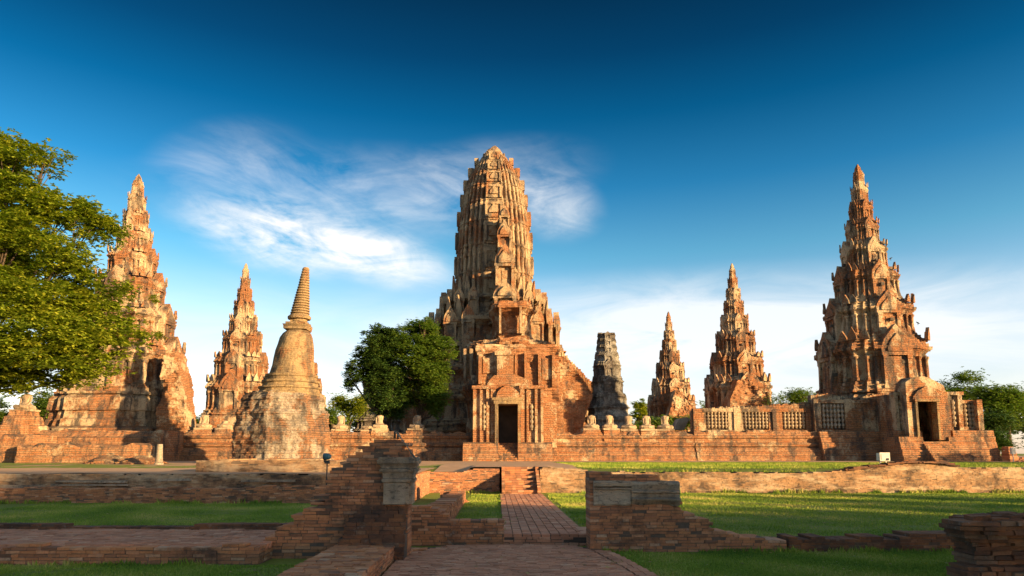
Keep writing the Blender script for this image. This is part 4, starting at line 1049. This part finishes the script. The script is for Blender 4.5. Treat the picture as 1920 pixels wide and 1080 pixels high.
# ------------------------------------------------------------------ statues
def statue(mb, arms=(1, 1), torso=1.0):
    R_ = [(0,.50,.34,-.02),(.05,.54,.37,-.03),(.12,.53,.36,-.03),(.19,.42,.29,-.02),(.25,.31,.22,.02),(.34,.215,.17,.05),(.45,.19,.15,.06),(.58,.225,.15,.05),(.68,.255,.14,.05),(.735,.25,.12,.05),(.76,.13,.10,.05),(.785,.09,.085,.05)]
    R_ = [(z, a, b, c) for z, a, b, c in R_ if z <= .9*torso]
    mb.rings([[(a*cos(2*pi*i/20)*(1+.05*sin(i*2)), c+b*sin(2*pi*i/20), z) for i in range(20)] for z, a, b, c in R_], r=.5)
    for sx, on in zip((-1, 1), arms):
        if on and torso == 1: mb.tube([(sx*.17,.05,.69),(sx*.25,.04,.60),(sx*.25,0,.42),(sx*.24,-.08,.26),(sx*.10,-.22,.20)], [.05,.065,.055,.05,.045], 8)
    mb.tube([(-.50,.02,.12),(-.42,-.20,.14),(0,-.36,.13),(.42,-.20,.14),(.50,.02,.12)], [.07,.10,.085,.10,.07], 8)
    mb.box(-.58, .58, -.42, .42, -.10, .0, j=.02)
SG = 'headless seated stone statues on the gallery base'
protos = {}
specs = [(1110,807,(1,1),1,'headless seated statue with both arms nearest the great tower on the right','l'), (1144,807,(0,1),1,'headless seated statue, second to the right of the great tower','l'),
         (1180,808,(0,0),1,'armless worn seated statue, third to the right of the great tower','l'), (1214,808,(1,1),1,'broad-shouldered headless seated statue in front of the small distant tower','l'),
         (1249,808,(1,0),1,'dull grey headless seated statue just left of the collapsed porch','l'), (637,808,(0,1),1,'pale headless seated statue beside the small bright tree','l'),
         (711,807,(1,0),1,'headless seated statue with a raised stub of shoulder below the dark trees','l'), (692,809,(0,0),.28,'broken lap of a statue with its torso gone','l'),
         (781,807,(1,1),1,'shaded headless seated statue below the right dark tree','l'), (380,806,(1,1),1,'headless seated statue right of the left tall tower','l'), (419,806,(0,0),.55,'small waist-high fragment of a seated statue beside the pointed arch','l')]
for px, py, arms, tor, lab, _ in specs:
    key = (arms, tor)
    mb = MB(); statue(mb, arms, tor); jitter(mb, .035, 0, 4+px*.01)
    o = mb.build('seated_statue', M['statue'], smooth=False); s_ = 1.0 if tor == 1 else .95
    o.scale = (s_, s_, s_*1.22); o.location = (WX(px, GY+.5), GY+.5, WZ(py, GY+.5)+.12); o.rotation_euler[2] = random.uniform(-.25, .25)
    tag(o, lab, 'statue', SG)
    pd = MB(); pd.box(-.6, .6, -.45, .6, -.75, -.10, j=.05); pd.build('pedestal', M['base'], o, local=True)
o = MB(); statue(o, (1, 1), 1); jitter(o, .04, 0, 4); o.lathe(.02, .05, [(.09,.84),(.12,.9),(.12,1.0),(.08,1.08),(.03,1.12)], 10)
o = o.build('seated_statue', M['statue']); o.scale = (1.25, 1.25, 1.35); o.location = (WX(40, 46), 46, 3.42); tag(o, 'broken seated figure on top of the stepped mound at far left', 'statue')
# stone wedge by the collapsed porch
mb = MB(); mb.prism([(WX(a, 50), WZ(b, 50)) for a, b in ((1268,806),(1284,806),(1292,790),(1298,786),(1290,782),(1276,785),(1270,796))][::-1], 50, 51.2); jitter(mb, .03)
tag(mb.build('fallen_block', M['plaster']), 'leaning grey fallen block just left of the baluster wall', 'stone block')

# ------------------------------------------------------------------ trees
def leafset(mb, blobs, n, size, clump=.9, sprig=5, seed=0, upbias=.3, gap=0.0):
    R = random.Random(seed); tot = sum(b[3]*b[4]*b[5] for b in blobs)**1.0
    for bl in blobs:
        cx, cy, cz_, rx, ry, rz = bl[:6]
        cnt = int(n*(rx*ry*rz)/tot); ncl = max(4, int(cnt/26))
        for c in range(ncl):
            while True:
                v = Vector((R.gauss(0, 1), R.gauss(0, 1), R.gauss(0, 1))).normalized()
                d = R.random()**.38
                if v.z*d > -.8: break
            p = Vector((cx+rx*v.x*d, cy+ry*v.y*d, cz_+rz*v.z*d))
            if gap and noise.noise(p*.55+Vector((seed, 0, 0))) < -gap: continue
            cr = clump*R.uniform(.5, 1.1); tone = R.uniform(-.2, .2)
            for k in range(int(cnt/ncl)):
                q = p+Vector((R.gauss(0, .5)*cr, R.gauss(0, .5)*cr, R.gauss(0, .26)*cr))
                rr = min(1, max(0, .5+tone+R.uniform(-.3, .3)))
                base_a = R.uniform(0, 6.28)
                for s in range(sprig):
                    a = base_a+s*6.28/sprig+R.uniform(-.3, .3); L = size*R.uniform(.7, 1.2); tl = R.uniform(-.7, .35)
                    d1 = Vector((cos(a)*cos(tl), sin(a)*cos(tl), sin(tl))); w = d1.cross(Vector((R.uniform(-.4,.4), R.uniform(-.4,.4), 1))).normalized()*L*.30
                    b = len(mb.v); e = q+d1*L; m_ = q+d1*L*.5
                    mb.v += [tuple(q), tuple(m_+w), tuple(e), tuple(m_-w)]; mb.face((b, b+1, b+2, b+3), rr)
def tree(name, label, x, y, z, trunk_h, trunk_r, blobs, n, size, leaf, bark='bark', clump=.9, sprig=5, seed=0, group=None, gap=0.0, lean=(0,0)):
    R = random.Random(seed+7); root = empty(name, (x, y, z), label, 'tree', group)
    tr = MB(); top = Vector((x+lean[0], y+lean[1], z+trunk_h)); base_ = Vector((x, y, z-.1))
    pts = [base_.lerp(top, t_)+Vector((R.uniform(-.1,.1), R.uniform(-.1,.1), 0))*trunk_h*.08*(0 < t_ < 1) for t_ in (0,.08,.3,.55,.8,1)]
    tr.tube(pts, [trunk_r*f for f in (1.5, 1.1, .95, .85, .78, .6)], 10)
    for bl in blobs:
        c = Vector(bl[:3]); st_ = base_.lerp(top, R.uniform(.72, 1.0)); md = st_.lerp(c, .5)+Vector((R.uniform(-.3,.3), R.uniform(-.3,.3), -.25*abs(R.random())))
        rr = trunk_r*.45; tr.tube([st_, st_.lerp(md, .5)+Vector((0,0,.1)), md, c], [rr, rr*.7, rr*.5, rr*.2], 6)
        for k in range(5):
            e = c+Vector((R.uniform(-1,1)*bl[3], R.uniform(-1,1)*bl[4], R.uniform(-.6,.8)*bl[5]))*.85
            tr.tube([md.lerp(c, R.random()), (md+e)/2*.5+c*.5, e], [rr*.35, rr*.22, rr*.06], 5)
    tr.build('trunk', M[bark], root)
    cr = MB(); leafset(cr, blobs, n, size, clump, sprig, seed, gap=gap); cr.build('crown', M[leaf], root)
    return root
def pb(px, py, Y, rpx, rpz, ry=None, dy=0):
    X, Z = W(px, py, Y+dy); return (X, Y+dy, Z, rpx*Y/1280, ry or rpx*Y/1280*.8, rpz*Y/1280)
YL = 33.0
bl = [pb(25,425,YL,60,45,dy=-1.5), pb(-10,400,YL,60,60,dy=-1), pb(-30,330,YL,85,70,dy=1), pb(20,290,YL,45,40), pb(85,300,YL,45,22,1.0), pb(40,370,YL,70,45,dy=-1), pb(120,395,YL,60,30,1.2), pb(170,430,YL,48,45,1.4), pb(30,470,YL,90,60,dy=1), pb(110,480,YL,65,40,dy=-1.5),
      pb(-60,480,YL,110,110), pb(20,560,YL,95,60,dy=-2), pb(110,570,YL,75,45,dy=0), pb(185,545,YL,55,42,1.5), pb(70,640,YL,95,55,dy=-2), pb(160,630,YL,70,45,dy=-1), pb(230,632,YL,42,22,1.0), pb(-30,660,YL,90,65,dy=-1), pb(175,695,YL,50,32,1.2), pb(90,700,YL,60,32,1.4), pb(195,595,YL,55,30,1.2), pb(245,655,YL,30,22,.8), pb(15,710,YL,60,30,1.2)]
tree('broadleaf_tree', 'large bright green tree filling the left edge in front of the tall tower', WX(-75, YL), YL+.5, TER, 4.4, .30, bl, 46000, .20, 'leaf_bright', clump=.7, sprig=5, seed=5, gap=.26)
Yt = 50.5
bl = [pb(702,650,Yt,36,40,1.5), pb(735,640,Yt,26,32,1.3), pb(675,690,Yt,24,30,1.1), pb(720,700,Yt,44,45,1.8), pb(725,750,Yt,40,30,1.6), pb(660,715,Yt,14,20,.8), pb(712,625,Yt,28,18,1.0), pb(735,775,Yt,26,14,1)]
GT = 'pair of trees left of the great tower'
tree('dark_tree', 'dark rounded tree, left one of the pair beside the great tower', WX(728, Yt), Yt, TER, 2.6, .26, bl, 21000, .15, 'leaf_dark', clump=.5, sprig=5, seed=15, group=GT, gap=.42)
bl = [pb(790,625,Yt,34,28,1.3,dy=1), pb(780,665,Yt,42,38,1.8), pb(822,660,Yt,34,30,1.2), pb(800,700,Yt,44,26,1.6), pb(770,735,Yt,28,34,1.0,dy=1), pb(812,740,Yt,26,32,1.2), pb(845,655,Yt,14,12,.6), pb(755,640,Yt,20,28,1), pb(815,770,Yt,18,14,.8), pb(798,608,Yt,16,14,.8)]
tree('dark_tree', 'taller tree with sunlit right side, right one of the pair beside the great tower', WX(782, Yt), Yt+1, TER, 3.4, .28, bl, 23000, .15, 'leaf_mid', clump=.5, sprig=5, seed=19, group=GT, gap=.38)
def far_tree(label, px, pyt, pyb, w, Y, leaf, n, size, seed, gap=.15, th=.45, group='trees beyond the ruins'):
    R = random.Random(seed); h = pyb-pyt; bls = []
    for i in range(8):
        a = R.uniform(-1, 1); b = R.random(); bls.append(pb(px+a*w*.62, pyt+h*(.18+.45*b)+abs(a)*h*.1, Y, w*.38, h*.17, None, R.uniform(-1.5, 1.5)))
    x = WX(px, Y); zt = WZ(pyb, Y)
    return tree('background_tree', label, x, Y, TER, max(1.0, WZ(pyt+h*.6, Y)-TER), .25, bls, n, size, leaf, clump=.9, sprig=4, seed=seed, group=group, gap=gap)
far_tree('small yellow-green tree left of the dark pair', 652, 728, 812, 32, 66, 'leaf_bright', 4500, .20, 31)
far_tree('low dark green bush-like tree right of the stupa', 622, 765, 815, 22, 60, 'leaf_mid', 2600, .18, 32)
far_tree('round green tree behind the left mound, under the big tree', 82, 722, 850, 50, 70, 'leaf_mid', 8000, .24, 33, gap=.3)
far_tree('tree at far left edge behind the mound', -20, 735, 850, 50, 74, 'leaf_mid', 5000, .26, 34, gap=.3)
far_tree('olive tree between dark stump tower and small distant tower', 1192, 738, 830, 36, 125, 'leaf_bright', 4000, .38, 35)
far_tree('thin sparse tree right of the middle-sized tower', 1488, 706, 790, 44, 75, 'leaf_mid', 2600, .22, 36, gap=.05)
far_tree('small tree glimpsed left of the middle-sized tower', 1314, 745, 830, 18, 125, 'leaf_mid', 1500, .36, 37)
far_tree('broad flat-topped tree just right of the tallest tower', 1800, 676, 850, 82, 72, 'leaf_mid', 12000, .24, 38, gap=.2)
far_tree('dense green tree at the right edge behind the chapel', 1895, 705, 850, 70, 66, 'leaf_mid', 13000, .23, 39, gap=.3)
far_tree('dark low tree behind the right end of the chapel', 1870, 770, 868, 60, 60, 'leaf_dark', 9000, .2, 40, gap=.4)
far_tree('lower green tree in the right background between two taller ones', 1980, 700, 850, 70, 74, 'leaf_dark', 7000, .24, 44, gap=.4)
mb = MB()
for i in range(1): leafset(mb, [pb(px, 800+8*sin(px), 95, 60, 14, 2.0) for px in range(-120, 2100, 70)], 26000, .42, 1.2, 4, 77)
tag(mb.build('far_hedge', M['leaf_mid']), kind='stuff')
# small plants rooted on the left tower
for (px, py, r_, lab) in ((288, 560, 7, 'small green shrub growing out of the left tower high up'), (299, 630, 8, 'small green shrub on a ledge of the left tower right side')):
    mb = MB(); leafset(mb, [pb(px, py, 47.2, r_, r_, .4)], 160, .13, .3, 4, px)
    for k in range(4): mb.tube([(WX(px, 47.6, py), 47.9, WZ(py+6, 47.6)), (WX(px-6+4*k, 47.2, py), 47.2, WZ(py-3, 47.2))], [.02, .008], 4)
    tag(mb.build('wall_shrub', M['leaf_bright']), lab, 'shrub')

# unseen trees added right and behind, sized to throw long evening shade over the foreground
dirh = Vector((sin(SUN_AZ), -cos(SUN_AZ))); nh = Vector((cos(SUN_AZ), sin(SUN_AZ)))
def shade_tree_proto():
    R = random.Random(99)
    bls = [(R.uniform(-2.2, 2.2), R.uniform(-2.2, 2.2), R.uniform(4.5, 9.2), R.uniform(1.3, 2.2), R.uniform(1.3, 2.2), R.uniform(.9, 1.5)) for _ in range(14)]
    return tree('shade_tree', 'unseen tree added outside the picture on the right to cast shade', 0, 0, 0, 4.5, .3, bls, 2600, .42, 'leaf_mid', clump=1.3, sprig=4, seed=3, group='unseen shade trees added to the right of the camera')
pk = shade_tree_proto(); first = True
random.seed(64)
SH = [(-8,45,12.5),(-3,46,12.5),(1,43,12.5),(4.5,47,12.5),(7.5,45,13.6),(11,44,13.4),(14.2,50,11.0),(17.6,46,10.0),(20.2,52,10.8),(22.8,47,10.2),(25.6,50,10.6),(10,58,16.0),(15.5,62,11.8),(4,58,14.5),(-12,40,12),(0,60,15),
      (41,33,5.4),(47,32,6.3),(52.5,30,6.4),(58,31,6.6)]
for s_, t_, top in SH:
    c = pk if first else copy_tree(pk); first = False
    p = nh*s_+dirh*t_; sc_ = top/10.4; c.location = (p.x, p.y, PLZ if t_ > 36 else TER-.2); c.scale = (sc_*.42, sc_*.42, sc_) if 17 < s_ < 27 else (sc_, sc_, sc_); c.rotation_euler[2] = random.uniform(0, 6)

# ------------------------------------------------------------------ small things
Yf_ = 20.0; fx_ = WX(614, Yf_)
fl = empty('floodlight', (fx_, Yf_, LOW), 'black and blue round floodlight on a thin post by the gabled wall', 'floodlight')
mb = MB(); mb.tube([(fx_, Yf_, LOW+.3), (fx_, Yf_, WZ(868, Yf_))], [.02, .02], 8); mb.build('post', M['blackpaint'], fl)
mb = MB(); zc = WZ(856, Yf_)
mb.rings([[(fx_-.02+u, Yf_+r_*cos(2*pi*i/16), zc+r_*sin(2*pi*i/16)) for i in range(16)] for u, r_ in ((-.10,.07),(-.09,.095),(-.02,.10),(.06,.09),(.11,.06),(.13,.04))], cap0=True)
mb.build('lamp_head', M['bluepaint'], fl, smooth=False)
mb = MB(); mb.box(fx_-.07, fx_+.07, Yf_-.05, Yf_+.05, WZ(868, Yf_)-.02, WZ(863, Yf_)); mb.box(fx_-.08, fx_-.065, Yf_-.11, Yf_+.11, WZ(866, Yf_), zc+.02); mb.build('bracket', M['blackpaint'], fl)
Yw_ = 26.0; x = WX(1655, Yw_); zc = WZ(857, Yw_)
fl = empty('white_floodlight', (x, Yw_, TER), 'white box floodlight standing on the upper lawn near the chapel', 'floodlight')
mb = MB(); mb.box(x-.16, x+.16, Yw_-.1, Yw_+.16, zc-.13, zc+.15, j=.006); mb.box(x-.19, x+.19, Yw_-.14, Yw_-.1, zc-.15, zc+.17, j=.003); mb.build('housing', M['whitepaint'], fl)
mb = MB(); mb.box(x-.14, x+.14, Yw_-.152, Yw_-.141, zc-.1, zc+.12); mb.build('lens', M['whitepaint'], fl)
mb = MB(); mb.box(x+.05, x+.13, Yw_-.17, Yw_-.153, zc-.12, zc-.04); mb.build('latch', M['blackpaint'], fl)
mb = MB(); mb.box(x-.12, x-.08, Yw_-.02, Yw_+.05, TER-.1, zc-.12); mb.box(x+.08, x+.12, Yw_-.02, Yw_+.05, TER-.1, zc-.12); mb.box(x-.2, x+.2, Yw_-.08, Yw_+.1, TER-.04, TER+.01); mb.build('stand', M['whitepaint'], fl)
mb = MB(); Yq = 44; 
for i in range(12): mb.box(WX(1893+.3*i, Yq), WX(1912-.5*i, Yq), Yq+.02*i, Yq+.8, TER+.08*i, TER+.08*i+.075, j=.02)
rubble(mb, WX(1918, Yq), Yq+.2, TER, .6, .4, .3, 30, .1)
brick_thing('brick_pier', 'small leaning brick pier at the right edge beyond the chapel', 'pier', mb, 'bricks')
x = WX(1899, 43); mb = MB(); mb.box(x-.13, x+.13, 42.9, 43.05, .45, .85, j=.01); mb.tube([(x, 43, TER), (x, 43, .5)], [.03, .03], 6)
tag(mb.build('small_floodlight', M['whitepaint']), 'small pale floodlight leaning before the brick pier at the right edge', 'floodlight')
def bird(px, py, Y, flip, lab):
    X, Z = W(px, py, Y); mb = MB()
    mb.rings([[(X+flip*u, Y+r_*cos(2*pi*i/8), Z+dz+r_*sin(2*pi*i/8)) for i in range(8)] for u, r_, dz in ((-.15,.01,-.04),(-.08,.03,-.01),(-.02,.055,.02),(.04,.045,.04),(.07,.03,.065),(.09,.032,.085),(.115,.02,.085),(.135,.004,.08))], cap0=True)
    for d in (-.02, .02): mb.tube([(X, Y+d, Z), (X, Y+d, Z-.14)], [.008, .008], 4)
    tag(mb.build('bird', M['feather']), lab, 'bird', 'birds perched on the towers')
bird(1721, 606, 48.8, -1, 'small dark bird perched on the right tower gable')
bird(320, 616, 48.5, 1, 'small dark bird perched on the right shoulder of the left tower')
bird(1670, 485, 50.8, 1, 'small dark bird high on the right tower side')

# ------------------------------------------------------------------ grass blades (near lawns)
def grass_patch(mb, x0, x1, y0, y1, z, n, h, R, mask=None):
    for i in range(n):
        x = R.uniform(x0, x1); y = R.uniform(y0, y1)
        if mask and not mask(x, y): continue
        if noise.noise(Vector((x*.55, y*1.1, 9)))+.4*noise.noise(Vector((x*3, y*3, 9))) > .42 and R.random() < .8: continue
        hh = h*R.uniform(.5, 1.3)*(1+.5*noise.noise(Vector((x*2, y*2, 0)))); a = R.uniform(0, 6.28); w = .0035+h*.12; b = len(mb.v)
        dx, dy = cos(a)*w, sin(a)*w; lx, ly = R.uniform(-.5,.5)*hh, R.uniform(-.5,.5)*hh
        mb.v += [(x-dx, y-dy, z), (x+dx, y+dy, z), (x+lx, y+ly, z+hh)]
        mb.face((b, b+1, b+2), min(1, max(0, .45+.8*noise.noise(Vector((x*.7, y*.7, 3)))+R.uniform(-.3, .3))))
R_ = random.Random(5); mb = MB()
grass_patch(mb, 1.9, 7.2, 8.2, 11.1, PLZ, 60000, .028, R_, lambda x, y: abs(x) < .8*y and x > 2.12-.32*max(0, (y-8.6))/3)
grass_patch(mb, -8, -2.45, 8.2, 9.88, PLZ, 34000, .028, R_, lambda x, y: abs(x) < .8*y)
grass_patch(mb, -2, 33, 25.4, 41.5, TER-.03, 120000, .055, R_, lambda x, y: x < .8*y and (x > 3.3 or x < -2.6))
grass_patch(mb, 2.6, 19, 11.7, 24.5, LOW, 150000, .032, R_, lambda x, y: x < .8*y)
grass_patch(mb, -12.5, -3.3, 12.42, 19.5, LOW, 70000, .03, R_, lambda x, y: abs(x) < .78*y)
grass_patch(mb, -1.5, .1, 12.3, 24.5, LOW, 14000, .03, R_, lambda x, y: x > WX(796, 13)+.5)
grass_patch(mb, 1.75, 2.6, 12.3, 24.5, LOW, 12000, .03, R_)
def tufts(xa, ya, xb, yb, z, n, h=.07):
    for i in range(n):
        t_ = R_.random(); cx_2 = xa+(xb-xa)*t_; cy_2 = ya+(yb-ya)*t_
        if noise.noise(Vector((cx_2*.9, cy_2*.9, 4))) < -.05: continue
        grass_patch(mb, cx_2-.09, cx_2+.09, cy_2-.07, cy_2+.03, z, 14, h*R_.uniform(.5, 1.3), R_)
tufts(1.7, 11.12, 9, 11.12, PLZ, 170); tufts(1.6, 8.3, 1.75, 11, PLZ, 40, .05); tufts(-9, 9.88, -3.2, 9.88, PLZ, 120); tufts(3, 24.55, 19, 24.55, LOW, 260, .12); tufts(-15, 19.45, -3, 19.45, LOW, 200, .10)
tufts(.1, 12.5, .1, 23.5, LOW, 60, .06); tufts(1.72, 12.5, 1.72, 23.5, LOW, 60, .06); tufts(-12, 12.45, -4, 12.45, LOW, 120, .08); tufts(2, 25.2, 20, 25.2, TER-.16, 200, .10); tufts(-1.3, 24.5, .1, 24.5, LOW, 30, .1)
tag(mb.build('grass', M['blade']), kind='stuff')
# fallen leaves scattered over paving and lawn
mb = MB()
for i in range(900):
    y = R_.uniform(8.2, 24); x = R_.uniform(-.72*y, .76*y)
    if y < 11.7: z = plz(x, y)+.01 if -1.4 < x < 1.6 else (PLZ+.03 if (x > 2 or (x < -2.6 and y < 9.8)) else None)
    elif y > 12.5 and (x > 2.6 or (x < -3.4 and y < 19)): z = LOW+.04
    elif 12 < y < 23.5 and .15 < x < 1.6: z = LOW+.035
    else: z = None
    if z is None or (x > 4.4 and y < 8.6): continue
    a = R_.uniform(0, 6.28); L = R_.uniform(.02, .045); b = len(mb.v); ca, sa = cos(a)*L, sin(a)*L
    mb.v += [(x-ca, y-sa, z), (x+sa*.4, y-ca*.4, z+L*.3), (x+ca, y+sa, z+L*.2), (x-sa*.4, y+ca*.4, z+.002)]; mb.face((b, b+1, b+2, b+3), R_.random())
tag(mb.build('fallen_leaves', M['dry_leaf']), kind='stuff')
SC.render.engine = 'CYCLES'
